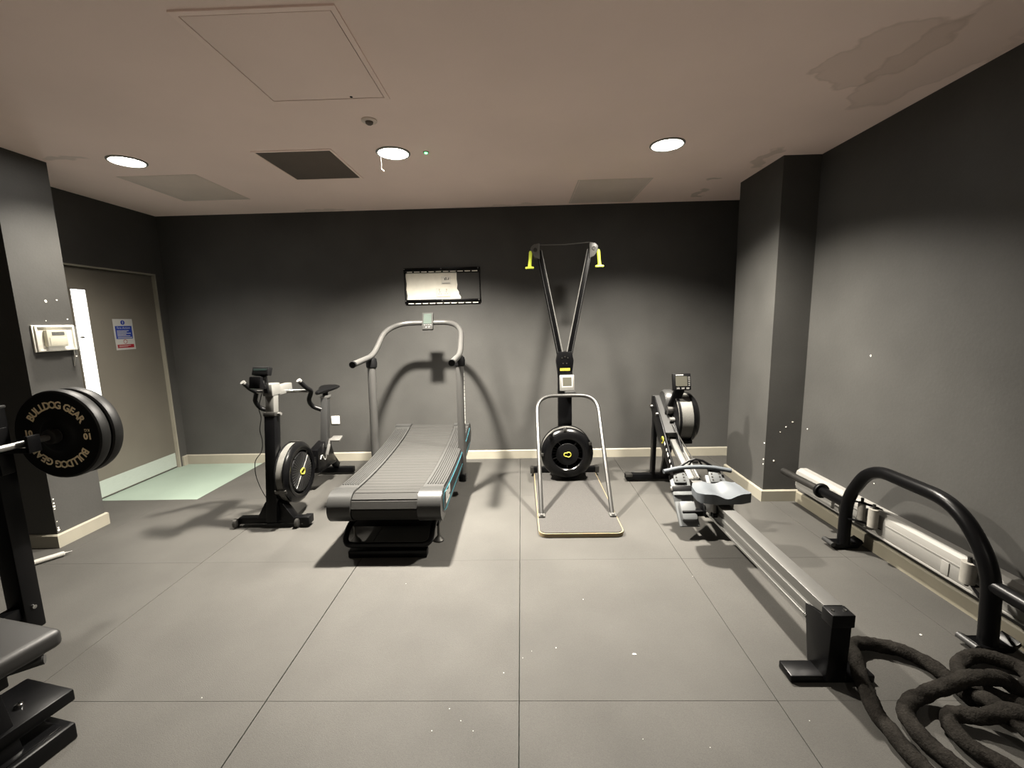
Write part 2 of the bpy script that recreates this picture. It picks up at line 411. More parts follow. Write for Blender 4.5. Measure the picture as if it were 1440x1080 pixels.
# ------------------------------------------------------------------ ceiling fittings
def downlight(x, y, watt, label, visible=True):
    spot_d = bpy.data.lights.new('downlight', 'SPOT')
    spot_d.energy = watt; spot_d.color = LIGHT_COL; spot_d.spot_size = R(SPOT_DEG); spot_d.spot_blend = SPOT_BLEND; spot_d.shadow_soft_size = 0.075
    if visible:
        t = thing('ceiling_light', label, 'ceiling light', (x, y, CEIL), group='round recessed ceiling lights')
        lpart('trim_ring', one(lathe, [(0.098, 0.0), (0.112, 0.0), (0.112, -0.004), (0.106, -0.010), (0.098, -0.008)], (0, 0, 0), (0, 0, 1), 40, True), 'white_plastic', t)
        lpart('lens', one(lathe, [(0, -0.0075), (0.06, -0.0072), (0.0985, -0.005), (0.0985, 0.0), (0, 0.0)], (0, 0, 0), (0, 0, 1), 40), 'lamp_lens', t)
    o = bpy.data.objects.new('downlight_lamp', spot_d); col.objects.link(o); o.location = (x, y, CEIL-0.016)
    o['kind'] = 'helper'
downlight(-2.64, 3.055, LAMP_W['door'], 'round recessed ceiling light nearest the door')
downlight(-0.83, 3.055, LAMP_W['middle'], 'round recessed ceiling light above the treadmill, beside a green indicator')
downlight(0.98, 3.055, LAMP_W['right'], 'round recessed ceiling light nearest the right wall')
for xx in (-2.64, -0.83, 0.98): downlight(xx, -1.5, LAMP_W['rear'], '', False)

def ceil_panel(name, label, cat, x0, x1, y0, y1, face, frame, fw=0.02, th=0.004, gap=False):
    t = thing(name, label, cat, ((x0+x1)/2, (y0+y1)/2, CEIL))
    hx, hy = (x1-x0)/2, (y1-y0)/2
    b = BM()
    for sx in (-1, 1): box2(b, (sx*hx, -hy, -th), (sx*(hx-fw), hy, 0))
    for sy in (-1, 1): box2(b, (-hx+fw, sy*hy, -th), (hx-fw, sy*(hy-fw), 0))
    lpart('frame', b, frame, t)
    g = 0.004
    lpart('panel', one(box2, (-hx+fw+g, -hy+fw+g, -th*0.9), (hx-fw-g, hy-fw-g, 0), bev=0.001), face, t)
    if gap:
        b = BM(); box2(b, (-hx+fw, -hy+fw, -0.0008), (hx-fw, hy-fw, 0.0)); lpart('gap', b, 'gap_dark', t)
    return t
h = ceil_panel('access_hatch', 'large off white ceiling hatch with a dark gap round its door', 'ceiling hatch', -1.245, -0.64, 1.695, 2.355, 'ceiling_paint', 'ceiling_paint', 0.022, 0.007, True)
lpart('key_hole', one(cyl, (0.12, 0.29, -0.008), (0.12, 0.29, -0.002), 0.007), 'gap_dark', h)
ceil_panel('vent_panel', 'dark brown square vent panel in the ceiling', 'vent panel', -1.735, -1.205, 2.955, 3.535, 'vent_brown', 'ceiling_paint', 0.018, 0.005)
ceil_panel('ceiling_panel', 'pale grey flush ceiling panel between the door and the vent', 'ceiling panel', -2.985, -2.39, 3.34, 4.0, 'panel_grey', 'panel_grey', 0.012, 0.002)
ceil_panel('ceiling_panel', 'pale grey flush ceiling panel above the ski machine', 'ceiling panel', 0.485, 1.095, 3.735, 4.44, 'panel_grey', 'panel_grey', 0.012, 0.002)
t = thing('smoke_detector', 'small round detector on the ceiling beside the hatch', 'detector', (-0.826, 2.582, CEIL))
lpart('base', one(lathe, [(0, 0), (0.043, 0), (0.043, -0.006), (0.038, -0.009), (0, -0.009)], (0, 0, 0), (0, 0, 1), 28), 'panel_grey', t)
lpart('sensor', one(lathe, [(0, -0.009), (0.022, -0.009), (0.020, -0.018), (0.012, -0.024), (0, -0.025)], (0, 0, 0), (0, 0, 1), 24), 'vent_brown', t)
t = thing('indicator_light', 'tiny green indicator light on the ceiling', 'indicator', (-0.612, 3.06, CEIL))
lpart('housing', one(lathe, [(0, 0), (0.020, 0), (0.018, -0.005), (0, -0.005)], (0, 0, 0), (0, 0, 1), 20), 'white_plastic', t)
lpart('led', one(lathe, [(0, -0.005), (0.011, -0.005), (0.008, -0.010), (0, -0.012)], (0, 0, 0), (0, 0, 1), 16), 'green_led', t)
t = thing('wire_clip', 'thin pale wire clip dangling from the middle ceiling light', 'clip', (-0.93, 3.10, CEIL))
b = BM(); tube(b, fillet([(0, 0, 0), (0.004, 0, -0.05), (0.0, 0.0, -0.085), (0.018, 0, -0.095)], 0.01), 0.0022, 6); lpart('wire', b, 'white_plastic', t)

# ------------------------------------------------------------------ back wall: bracket, patch, sockets
y = WY_B
rag = [(-1.165, 1.985), (-0.95, 1.983), (-0.68, 1.985)]
right_edge = [(-0.645, 1.984), (-0.648, 1.90), (-0.642, 1.84), (-0.648, 1.80), (-0.630, 1.77), (-0.628, 1.745), (-0.610, 1.72), (-0.612, 1.697)]
bot = [(-0.80, 1.698), (-1.0, 1.692), (-1.165, 1.684)]
left_edge = [(-1.158, 1.74), (-1.166, 1.80), (-1.160, 1.86), (-1.168, 1.93)]
b = BM(); prism(b, [(px_, y-0.0025, pz_) for px_, pz_ in rag+right_edge+bot+left_edge], (0, 0.002, 0))
link('bare_patch', b, 'plaster', wb)
t = thing('tv_bracket', 'black slotted television wall bracket without a screen', 'wall bracket', (-0.795, WY_B, 1.66))
def bracket_rail(z, zs):
    b = BM(); box2(b, (-1.185, y-0.022, z-0.014), (-0.405, y-0.002, z+0.014), bev=0.003)
    r_ = wpart('rail', b, 'black_metal', t)
    b2 = BM(); box2(b2, (-1.175, y-0.016, zs-0.009), (-0.415, y-0.006, zs+0.009), bev=0.001); wpart('slot_strip', b2, 'black_metal', r_)
    x = -1.150
    while x < -0.44:
        b3 = BM(); box2(b3, (x, y-0.0185, zs-0.0045), (x+0.056, y-0.0155, zs+0.0045), bev=0.001); wpart('slot', b3, 'socket_white', r_); x += 0.0735  # pale inserts: shine in the slots put in as white colour
    for x in (-1.175, -0.80, -0.425):
        b3 = BM(); cyl(b3, (x, y-0.026, z+0.002), (x, y-0.02, z+0.002), 0.007, n=12); wpart('bolt', b3, 'steel', r_)
bracket_rail(1.998, 1.972); bracket_rail(1.683, 1.657)
for x in (-1.178, -0.412): wpart('side_bar', one(box2, (x-0.004, y-0.014, 1.66), (x+0.004, y-0.003, 2.0)), 'black_metal', t)
t = thing('data_socket', 'small white data plate on the bare plaster patch', 'socket', (-0.755, WY_B, 1.885))
wpart('plate', one(box2, (-0.805, y-0.011, 1.848), (-0.705, y-0.002, 1.925), bev=0.003), 'socket_white', t)
b = BM()
for x, z, sx, sz in ((-0.768, 1.896, 0.008, 0.022), (-0.755, 1.900, 0.008, 0.030), (-0.738, 1.892, 0.014, 0.006), (-0.728, 1.900, 0.006, 0.02)): box(b, (x, y-0.0115, z), (sx, 0.002, sz))
box(b, (-0.755, y-0.0115, 1.856), (0.08, 0.002, 0.005))
wpart('port', b, 'dull_steel', t)
def double_socket(x, z, w_, h_, label, parent_label='socket'):
    t = thing('power_socket', label, 'socket', (x, WY_B, z))
    yy = 0.0
    lpart('plate', one(box2, (-w_/2, -0.012, -h_/2), (w_/2, -0.0015, h_/2), bev=0.003), 'socket_white', t)
    for s in (-1, 1):
        b = BM(); box(b, (s*w_*0.25, -0.0135, h_*0.30), (0.012, 0.005, 0.018), bev=0.001); lpart('switch', b, 'cream_plastic', t)
        b = BM()
        box(b, (s*w_*0.22, -0.0125, 0.006), (0.004, 0.002, 0.009)); box(b, (s*w_*0.22-0.011, -0.0125, -0.014), (0.008, 0.002, 0.004)); box(b, (s*w_*0.22+0.011, -0.0125, -0.014), (0.008, 0.002, 0.004))
        lpart('pin_hole', b, 'gap_dark', t)
double_socket(-0.79, 1.765, 0.146, 0.086, 'white double power socket on the bare plaster patch')
double_socket(-2.006, 0.452, 0.086, 0.086, 'white power socket low on the back wall beside the bike')

# ------------------------------------------------------------------ fire notice on the door
t = thing('door_notice', 'white notice with blue and red panels on the grey door', 'notice', (LX+0.001, 3.99, 1.415))
HW, HH = 0.10, 0.142
def nb(a, c, d=0.0005, k=0.0): return one(box2, (0.0015+k, a[0], a[1]), (0.0015+k+d, c[0], c[1]))
lpart('board', one(box2, (0, -HW, -HH), (0.0016, HW, HH)), 'sign_white', t)
bp = lpart('blue_panel', nb((-0.085, -0.040), (0.085, 0.078)), 'sign_blue', t)
lpart('red_panel', nb((-0.085, -0.124), (0.085, -0.092)), 'sign_red', t)
lpart('blue_disc', one(cyl, (0.0015, -0.002, 0.110), (0.0021, -0.002, 0.110), 0.021, n=24), 'sign_blue', t)
lpart('mark', one(box2, (0.002, -0.005, 0.098), (0.0026, 0.001, 0.123)), 'sign_white', t)
lpart('ban_ring', one(lathe, [(0.016, 0), (0.020, 0), (0.020, 0.0006), (0.016, 0.0006)], (0.0015, 0.0, -0.066), (1, 0, 0), 24, True), 'sign_red', t)
tb = text_bm('Fire Action', 0.030); tb.transform(Matrix.Translation((0.0023, 0, 0.060)) @ Matrix(((0, 0, 1, 0), (1, 0, 0, 0), (0, 1, 0, 0), (0, 0, 0, 1))))
link('heading', tb, 'sign_white', bp, recalc=False)
b = BM()
for k, (z, l) in enumerate(((0.034, 0.12), (0.022, 0.10), (0.010, 0.14), (-0.002, 0.09), (-0.014, 0.13), (-0.030, 0.15))):
    box2(b, (0.002, -0.072, z-0.003), (0.0025, -0.072+l, z+0.003 if k < 5 else z+0.004))
link('text_lines', b, 'sign_white', bp)
b = BM(); box2(b, (0.002, -0.07, -0.104), (0.0025, 0.05, -0.100)); box2(b, (0.002, -0.07, -0.114), (0.0025, 0.02, -0.110)); link('text_lines', b, 'sign_white', t)

# ------------------------------------------------------------------ thermostat under a clear guard on the pillar
t = thing('thermostat', 'cream thermostat under a clear plastic guard on the pillar', 'thermostat', (PX, 2.892, 1.412))
lpart('back_plate', one(box2, (0.0, -0.135, -0.088), (0.012, 0.130, 0.088), bev=0.003), 'socket_white', t)
b = BM()
for s in (-1, 1): box2(b, (0.012, s*0.125, -0.085), (0.022, s*0.112, 0.085), bev=0.002)
for s in (-1, 1): box2(b, (0.012, -0.112, s*0.085), (0.022, 0.112, s*0.073), bev=0.002)
lpart('rim', b, 'socket_white', t)
lpart('body', one(box2, (0.012, -0.075, -0.055), (0.040, 0.055, 0.055), bev=0.006), 'cream_plastic', t)
lpart('display', one(box2, (0.0395, -0.045, 0.020), (0.0415, 0.035, 0.042)), 'lcd_dark', t)
lpart('flap', one(box2, (0.0395, -0.062, -0.048), (0.043, 0.045, 0.006), bev=0.001), 'cream_plastic', t)
b = BM()   # clear guard: five thin walls
g0, g1, gy, gz, th = 0.022, 0.085, 0.118, 0.078, 0.0025
box2(b, (g1-th, -gy, -gz), (g1, gy, gz)); box2(b, (g0, -gy, -gz), (g1-th, -gy+th, gz)); box2(b, (g0, gy-th, -gz), (g1-th, gy, gz))
box2(b, (g0, -gy+th, gz-th), (g1-th, gy-th, gz)); box2(b, (g0, -gy+th, -gz), (g1-th, gy-th, -gz+th))
lpart('guard', b, 'clear_plastic', t)
lpart('lock', one(cyl, (g1-0.01, 0.112, 0.0), (g1+0.012, 0.112, 0.0), 0.007, n=14), 'dull_steel', t)
b = BM(); tube(b, fillet([(0.02, 0.10, -0.085), (0.02, 0.10, -0.12), (0.004, 0.10, -0.20)], 0.02), 0.003, 8); lpart('cable', b, 'white_plastic', t)

# ------------------------------------------------------------------ wall heater
t = thing('wall_heater', 'long white skirting heater at the foot of the right wall', 'heater', (WX_R, 2.0, 0.0))
hy0, hy1 = -2.2, 3.215
sec = [(WX_R-0.001, 0.300), (WX_R-0.045, 0.300), (WX_R-0.070, 0.282), (WX_R-0.076, 0.262), (WX_R-0.076, 0.165), (WX_R-0.066, 0.150), (WX_R-0.001, 0.150)]
b = BM(); prism(b, [(x, hy0, z) for x, z in sec], (0, hy1-hy0, 0)); wpart('casing', b, 'heater_white', t)
wpart('lip', one(box2, (WX_R-0.079, hy0, 0.242), (WX_R-0.075, hy1-0.01, 0.248)), 'heater_white', t)
wpart('bottom_rail', one(box2, (WX_R-0.080, hy0, 0.150), (WX_R-0.074, hy1, 0.162), bev=0.002), 'heater_white', t)
for yy in (0.2, 1.12, 2.04, 2.78):
    b = BM(); box2(b, (WX_R-0.081, yy-0.02, 0.165), (WX_R-0.075, yy+0.02, 0.235), bev=0.002); wpart('joint_cover', b, 'heater_white', t)
wpart('end_cap', one(prism, [(x, hy1, z) for x, z in sec], (0, 0.012, 0), bev=0.002), 'heater_white', t)
wpart('inlet_grille', one(box2, (WX_R-0.05, hy0, 0.140), (WX_R-0.02, hy1-0.02, 0.150)), 'gap_dark', t)

# ------------------------------------------------------------------ curved treadmill
TX = -0.868
t = thing('treadmill', 'grey curved manual treadmill with an arched handlebar', 'treadmill', (TX, 3.3, 0))
prof = [(2.60, 0.408), (2.75, 0.400), (2.95, 0.394), (3.15, 0.395), (3.35, 0.402), (3.55, 0.414), (3.75, 0.432), (3.92, 0.456), (4.06, 0.486)]
crv = [(p.y, p.z) for p in catmull([(0, a, z) for a, z in prof], 6)]
def belt_path(rr):
    # closed-ish outline from under the near nose, over the top and round the far nose
    cy0, cz0 = 2.60, 0.408-0.088
    cy1, cz1 = 4.06, 0.486-0.088
    near = [(cy0+rr*math.cos(a), cz0+rr*math.sin(a)) for a in [R(270-k*12) for k in range(0, 15)]]
    top = [(a, z-0.088+rr) for a, z in crv]
    far = [(cy1+rr*math.cos(a), cz1+rr*math.sin(a)) for a in [R(90-k*12) for k in range(1, 16)]]
    return near+top+far
bp_ = belt_path(0.088)
# resample to slats
def resample(pts, step):
    out = []; acc = 0.0; nxt = 0.0
    for (a, b_), (c, d_) in zip(pts, pts[1:]):
        L = math.hypot(c-a, d_-b_)
        while nxt <= acc+L:
            f = (nxt-acc)/L if L else 0; out.append((a+(c-a)*f, b_+(d_-b_)*f, math.atan2(d_-b_, c-a))); nxt += step
        acc += L
    return out
slat_b = BM(); box(slat_b, (0, 0, -0.009), (0.414, 0.0515, 0.018), bev=0.003, seg=1)
slat_me = None
for i, (yy, zz, a) in enumerate(resample(bp_, 0.0572)):
    if slat_me is None:
        o = lpart('belt_slat', slat_b, 'belt_rubber', t); slat_me = o.data
    else:
        o = bpy.data.objects.new('belt_slat', slat_me); col.objects.link(o); o.parent = t
    o.location = (0, yy-3.3, zz); o.rotation_euler = (a, 0, 0)
wpart('drive_bed', one(prism, [(TX-0.20, a, z) for a, z in belt_path(0.060)], (0.40, 0, 0)), 'black_metal', t)
# side rails
for s in (-1, 1):
    xi, xo = TX+s*0.211, TX+s*0.345
    out = belt_path(0.094)
    core = [(a, z) for a, z in out]
    b = BM(); prism(b, [(xi, a, z) for a, z in core], (xo-xi, 0, 0), bev=0.004); rail = wpart('side_rail', b, 'rail_rubber', t, sharp=25)
    # near rounded cap, far rounded cap
    for nm, pts in (('nose_cap', [(2.60+0.099*math.cos(R(k)), 0.320+0.099*math.sin(R(k))) for k in range(262, 82, -9)]), ('tail_cap', [(4.06+0.099*math.cos(R(k)), 0.398+0.099*math.sin(R(k))) for k in range(95, -95, -10)])):
        yb = 2.655 if nm == 'nose_cap' else 4.01
        pts = pts + [(yb, pts[-1][1]), (yb, pts[0][1])]
        b = BM(); prism(b, [(xi-s*0.003, a, z) for a, z in pts], (xo-xi+s*0.012, 0, 0), bev=0.005); wpart(nm, b, 'tread_cap', t, sharp=25)
    # ribbed grip on top of the rail
    for k in range(7):
        xr = xi+s*(0.022+k*0.0165)
        b = BM()
        pts = [V((xr, a, z-0.088+0.0965)) for a, z in crv if 2.70 < a < 3.98]
        tube(b, pts, 0.0040, 5); wpart('grip_rib', b, 'rail_rubber', rail)
    # dark side panel with the teal outline
    pan = [(a, z-0.012) for a, z in crv if 2.62 < a < 4.05]
    poly = pan + [(4.05, 0.30), (3.9, 0.27), (2.75, 0.235), (2.62, 0.25), (2.56, 0.29), (2.57, 0.36)]
    b = BM(); prism(b, [(xo, a, z) for a, z in poly], (s*0.010, 0, 0), bev=0.002); pn = wpart('side_panel', b, 'dark_side', t, sharp=25)
    b = BM(); xs = xo+s*0.011
    tube(b, [(xs, a, z-0.012) for a, z in pan]+[], 0.0032, 6)
    tube(b, fillet([(xs, 2.63, pan[0][1]-0.012), (xs, 2.585, 0.34), (xs, 2.60, 0.275), (xs, 2.66, 0.26), (xs, 3.5, 0.29), (xs, 4.0, 0.32)], 0.03), 0.0032, 6)
    wpart('teal_line', b, 'teal', pn)
    b = BM()
    for k in range(5): box2(b, (xs-s*0.001, 2.68+k*0.035, 0.31+0.004*(k % 2)), (xs+s*0.0015, 2.68+k*0.035+0.026, 0.37-0.008*(k % 3)))
    box2(b, (xs-s*0.001, 2.68, 0.285), (xs+s*0.0015, 2.82, 0.300)); wpart('side_logo', b, 'white_print', pn)
# base: floor tube loop, cross bar, feet
b = BM(); tube(b, fillet([(TX-0.275, 3.1, 0.17), (TX-0.275, 2.62, 0.165), (TX-0.275, 2.53, 0.085), (TX+0.275, 2.53, 0.085), (TX+0.275, 2.62, 0.165), (TX+0.275, 3.1, 0.17)], 0.07), 0.019, 12); wpart('base_tube', b, 'black_metal', t)
b = BM(); box2(b, (TX-0.25, 2.52, 0.0), (TX+0.25, 2.58, 0.05), bev=0.008); wpart('floor_bar', b, 'black_metal', t)
b = BM(); box2(b, (TX-0.30, 2.70, 0.12), (TX+0.30, 4.10, 0.24), bev=0.01); wpart('chassis', b, 'black_metal', t)
for sx in (-1, 1):
    for yy in (2.74, 4.0):
        b = BM(); lathe(b, [(0, 0), (0.034, 0), (0.034, 0.008), (0.016, 0.028), (0.009, 0.04), (0.009, 0.13), (0, 0.13)], (TX+sx*0.285, yy, 0), (0, 0, 1), 20); wpart('levelling_foot', b, 'dull_steel', t)
# posts, handlebar, console
for s in (-1, 1):
    xp = TX-0.015+s*0.368
    b = BM(); tube(b, [(xp, 3.50, 0.13), (xp, 3.50, 0.2), (xp, 3.56, 1.13)], 0.033, 16); wpart('post', b, 'grey_metal', t)
    b = BM(); lathe(b, [(0.033, -0.045), (0.043, -0.035), (0.046, 0.0), (0.040, 0.035), (0.02, 0.05), (0, 0.052)], (xp, 3.565, 1.14), (0, 0.06, 0.93), 18); wpart('post_collar', b, 'black_plastic', t)
    b = BM(); box2(b, (xp-0.03, 3.45, 0.14), (xp+0.03, 3.55, 0.20), bev=0.006); wpart('post_foot', b, 'black_metal', t)
xl, xr = TX-0.015-0.368, TX-0.015+0.368
hb = fillet([(xl, 3.16, 1.165), (xl, 3.62, 1.195), (xl+0.02, 3.90, 1.395), (xl+0.13, 4.08, 1.462), (xr-0.13, 4.08, 1.462), (xr-0.02, 3.90, 1.395), (xr, 3.62, 1.195), (xr, 3.16, 1.165)], [0, 0.12, 0.14, 0.14, 0.14, 0.14, 0.12, 0], 8)
b = BM(); tube(b, hb, 0.0235, 14); bar = wpart('handlebar', b, 'grey_metal', t)
for x in (xl, xr): wpart('grip_end', one(cyl, (x, 3.155, 1.1645), (x, 3.18, 1.1665), 0.0245, n=16), 'black_plastic', bar)
xs = xr+0.034
b = BM(); z = 0.62
while z < 1.02:
    l = random.choice((0.018, 0.026, 0.034)); yy = 3.50+0.06*(z-0.2)/0.93
    box2(b, (xs-0.003, yy-0.010, z), (xs+0.0005, yy+0.010, z+l)); z += l+0.007
wpart('post_lettering', b, 'white_print', t)
rot = Matrix.Rotation(R(-22), 3, 'X')
def tilt(b, c, rx, rz=0):
    b.transform(Matrix.Translation(c) @ Matrix.Rotation(rz, 4, 'Z') @ Matrix.Rotation(rx, 4, 'X')); return b
cc = (-0.868, 4.055, 1.473)
con = wpart('console', tilt(one(box2, (-0.052, -0.016, -0.083), (0.052, 0.016, 0.083), bev=0.006), cc, R(-20)), 'console_silver', t)
wpart('screen', tilt(one(box2, (-0.036, -0.0175, -0.028), (0.036, -0.0155, 0.070)), cc, R(-20)), 'console_lcd', con)
b = BM()
for x in (-0.03, -0.01, 0.01, 0.03): box(b, (x, -0.0165, -0.040), (0.013, 0.004, 0.008), bev=0.001)
for x in (-0.014, 0.014): box(b, (x, -0.0165, -0.062), (0.014, 0.004, 0.014), bev=0.001)
wpart('button', tilt(b, cc, R(-20)), 'grey_plastic', con)
wpart('console_clamp', one(box2, (-0.898, 4.05, 1.435), (-0.838, 4.112, 1.49), bev=0.006), 'black_plastic', t)

# ------------------------------------------------------------------ shared fan wheel for the air machines
def fan_wheel(t, o, axis, rad, wid, open_r=0.58, hub_r=0.44, ribs=0):
    """flywheel housing; o = centre, axis = unit vector to the visible face"""
    ax = V(axis).normalized(); o = V(o); h = wid/2
    b = BM(); lathe(b, [(rad*0.97, -h*0.86), (rad*0.97, h*0.40)], o, ax, 48); 
    lathe(b, [(rad*0.955, h*0.40), (rad*0.955, -h*0.86)], o, ax, 48)
    wpart('vent_band', b, 'perforated', t)
    b = BM(); lathe(b, [(rad*open_r, h*0.94), (rad*(open_r+0.03), h*1.03), (rad*(open_r+0.14), h*1.06), (rad*0.86, h*0.96), (rad*0.97, h*0.72), (rad*1.0, h*0.55), (rad*1.0, h*0.36), (rad*0.94, h*0.36), (rad*0.9, h*0.5), (rad*open_r, h*0.7)], o, ax, 48, True)
    cov = wpart('cover', b, 'black_gloss', t)
    b = BM(); lathe(b, [(0, -h*0.95), (rad*0.8, -h*0.95), (rad*1.0, -h*0.8), (rad*1.0, -h*0.62), (rad*0.94, -h*0.62), (0, -h*0.8)], o, ax, 48); wpart('back_cover', b, 'black_plastic', t)
    b = BM()   # flywheel blades seen through the opening
    d, u, v = basis(ax)
    for k in range(28):
        a = 2*math.pi*k/28; e = u*math.cos(a)+v*math.sin(a); f = u*math.cos(a+0.12)+v*math.sin(a+0.12)
        prism(b, [o+e*rad*0.26+d*h*0.3, o+e*rad*0.92+d*h*0.3, o+f*rad*0.92-d*h*0.3, o+f*rad*0.26-d*h*0.3], u.cross(e).normalized()*0 + (v*math.cos(a)-u*math.sin(a))*0.002)
    cyl(b, o-d*h*0.5, o+d*h*0.6, rad*0.27, n=28)
    wpart('fan', b, 'dull_steel', t)
    b = BM(); lathe(b, [(0, h*0.98), (rad*(hub_r-0.16), h*0.98), (rad*(hub_r-0.02), h*0.93), (rad*hub_r, h*0.85), (rad*(hub_r-0.02), h*0.80), (0, h*0.8)], o, ax, 36); hub = wpart('hub_disc', b, 'black_plastic', t)
    for k in range(5):
        a = 2*math.pi*k/5+0.3; e = u*math.cos(a)+v*math.sin(a)
        b = BM(); beam(b, o+d*h*0.88+e*rad*(hub_r-0.05), o+d*h*0.88+e*rad*(open_r+0.04), 0.008, 0.006, up=d); wpart('spoke', b, 'black_gloss', cov)
    for k in range(ribs):
        a = 2*math.pi*k/ribs; e = u*math.cos(a)+v*math.sin(a)
        b = BM(); beam(b, o+d*h*0.975+e*rad*0.14, o+d*h*0.955+e*rad*(hub_r-0.04), 0.003, 0.004, up=d); wpart('louvre', b, 'white_print' if k in (ribs//8, ribs//8+ribs//2) else 'grey_plastic', hub)
    b = BM()
    for r_, a0, a1, dx in ((0.022, 40, 320, -0.008), (0.016, -140, 120, 0.014)):
        pts = [o+d*(h*1.0+0.002)+u*(math.cos(R(a0+(a1-a0)*k/14))*r_+dx)+v*(math.sin(R(a0+(a1-a0)*k/14))*r_) for k in range(15)]
        tube(b, pts, 0.0055, 6)
    wpart('emblem', b, 'yellow', hub)
    return cov

# ------------------------------------------------------------------ ski machine
SX = 0.385
t = thing('ski_machine', 'black ski training machine with lime handles on a carpeted platform', 'ski machine', (SX, 3.4, 0))
bx0, bx1, by0, by1, rc = 0.095, 0.675, 2.755, 4.03, 0.055
pts = []
for cx, cy, a0 in ((bx1-rc, by1-rc, 0), (bx0+rc, by1-rc, 90), (bx0+rc, by0+rc, 180), (bx1-rc, by0+rc, 270)):
    pts += arc(cx, cy, rc, a0, a0+90, 6)
pf = wpart('platform', one(prism, [(x, yy, 0.003) for x, yy in pts], (0, 0, 0.026)), 'plywood', t)
cxm, cym = (bx0+bx1)/2, (by0+by1)/2
wpart('carpet', one(prism, [(cxm+(x-cxm)*0.975, cym+(yy-cym)*0.988, 0.0285) for x, yy in pts], (0, 0, 0.005)), 'carpet', pf)
hoop = fillet([(0.125, 3.03, 0.05), (0.118, 3.66, 0.70), (0.118+0.05, 3.76, 0.80), (0.605, 3.76, 0.80), (0.652, 3.66, 0.70), (0.645, 3.03, 0.05)], [0, 0.1, 0.09, 0.09, 0.1, 0], 8)
hoop = fillet([(0.125, 3.03, 0.035), (0.122, 3.74, 0.805), (0.648, 3.74, 0.805), (0.645, 3.03, 0.035)], [0, 0.16, 0.16, 0], 12)
b = BM(); tube(b, hoop, 0.0165, 14); hp = wpart('hoop', b, 'hoop_steel', t)
for x in (0.125, 0.645):
    b = BM(); box(b, (x, 3.015, 0.040), (0.048, 0.055, 0.016), bev=0.005); lathe(b, [(0, 0.014), (0.012, 0.012), (0.014, 0)], (x, 2.998, 0.046), (0, 0, 1), 14); wpart('hoop_foot', b, 'steel', hp)
b = BM(); box2(b, (0.06, 3.93, 0.03), (0.71, 3.985, 0.085), bev=0.006); cb = wpart('cross_bar', b, 'black_metal', t)
for x in (0.062, 0.672): wpart('bar_cap', one(box2, (x, 3.925, 0.03), (x+0.036, 3.99, 0.09), bev=0.004), 'dull_steel', cb)
TY = 3.90
b = BM(); box2(b, (SX-0.062, TY-0.035, 0.05), (SX+0.062, TY+0.04, 1.0), bev=0.008); tw = wpart('tower', b, 'black_metal', t)
yk = [(SX-0.062, 0.97), (SX+0.062, 0.97), (SX+0.078, 1.10), (SX+0.06, 1.18), (SX-0.06, 1.18), (SX-0.078, 1.10)]
b = BM(); prism(b, [(x, TY-0.045, z) for x, z in yk], (0, 0.09, 0), bev=0.004); yoke = wpart('yoke', b, 'black_metal', t)
for x, z in ((-0.026, 1.125), (0.0, 1.135), (0.026, 1.125), (-0.016, 1.075), (0.016, 1.075)):
    wpart('bolt', one(lathe, [(0.008, 0), (0.007, 0.005), (0, 0.006)], (SX+x, TY-0.045, z), (0, -1, 0), 12), 'chrome', yoke)
for s in (-1, 1):
    p0 = V((SX+s*0.036, TY, 1.10)); p1 = V((SX+s*0.222, TY+0.0, 2.06))
    b = BM(); beam(b, p0, p1, 0.044, 0.062, 0.004, up=(0, 1, 0)); am = wpart('arm', b, 'black_metal', t)
    q0, q1 = p0+V((-s*0.026, -0.030, 0.03)), p1+V((-s*0.024, -0.030, 0))
    wpart('cord', one(cyl, q0, q1, 0.0042, n=8), 'silver_paint', am)
    wpart('edge_strip', one(beam, p0+V((s*0.012, -0.033, 0)), p1+V((s*0.012, -0.033, 0)), 0.006, 0.004, 0, (0, 1, 0)), 'grey_plastic', am)
    hd = []
    for x, z in ((-0.012, 1.985), (0.032, 2.0), (0.062, 2.045), (0.064, 2.085), (0.040, 2.108), (-0.012, 2.118)): hd.append((SX+s*(0.225+x), TY-0.04, z+0.0))
    b = BM(); prism(b, hd, (0, 0.07, 0), bev=0.004); ph = wpart('pulley_head', b, 'silver_plastic', t)
    wpart('pulley', one(lathe, [(0.0, -0.046), (0.016, -0.046), (0.018, -0.04), (0.018, 0.034), (0, 0.036)], (SX+s*0.252, TY, 2.065), (0, 1, 0), 18), 'dull_steel', ph)
    hx = SX+s*0.292
    b = BM(); tube(b, [(hx, TY-0.03, 2.055), (hx, TY-0.03, 2.04), (hx+s*0.004, TY-0.03, 1.985), (hx+s*0.010, TY-0.03, 1.925)], [0.010, 0.0155, 0.0140, 0.0155], 14)
    box(b, (hx+s*0.010, TY-0.03, 1.914), (0.074, 0.03, 0.016), bev=0.006)
    tube(b, [(hx+s*0.010-0.034, TY-0.03, 1.908), (hx+s*0.010, TY-0.03, 1.928), (hx+s*0.010+0.034, TY-0.03, 1.908)], 0.008, 8)
    wpart('pull_handle', b, 'lime', t)
wpart('top_cord', one(tube, [(SX-0.215, TY-0.01, 2.108), (SX, TY-0.01, 2.105), (SX+0.215, TY-0.01, 2.120)], 0.0045, 6), 'silver_paint', t)
b = BM(); box2(b, (SX-0.045, TY-0.0475, 1.010), (SX+0.045, TY-0.044, 1.034)); wpart('yellow_label', b, 'yellow', yoke)
b = BM(); box2(b, (SX-0.066, TY-0.043, 0.95), (SX+0.066, TY-0.034, 1.0)); wpart('neck_plate', b, 'black_gloss', yoke)
b = BM()
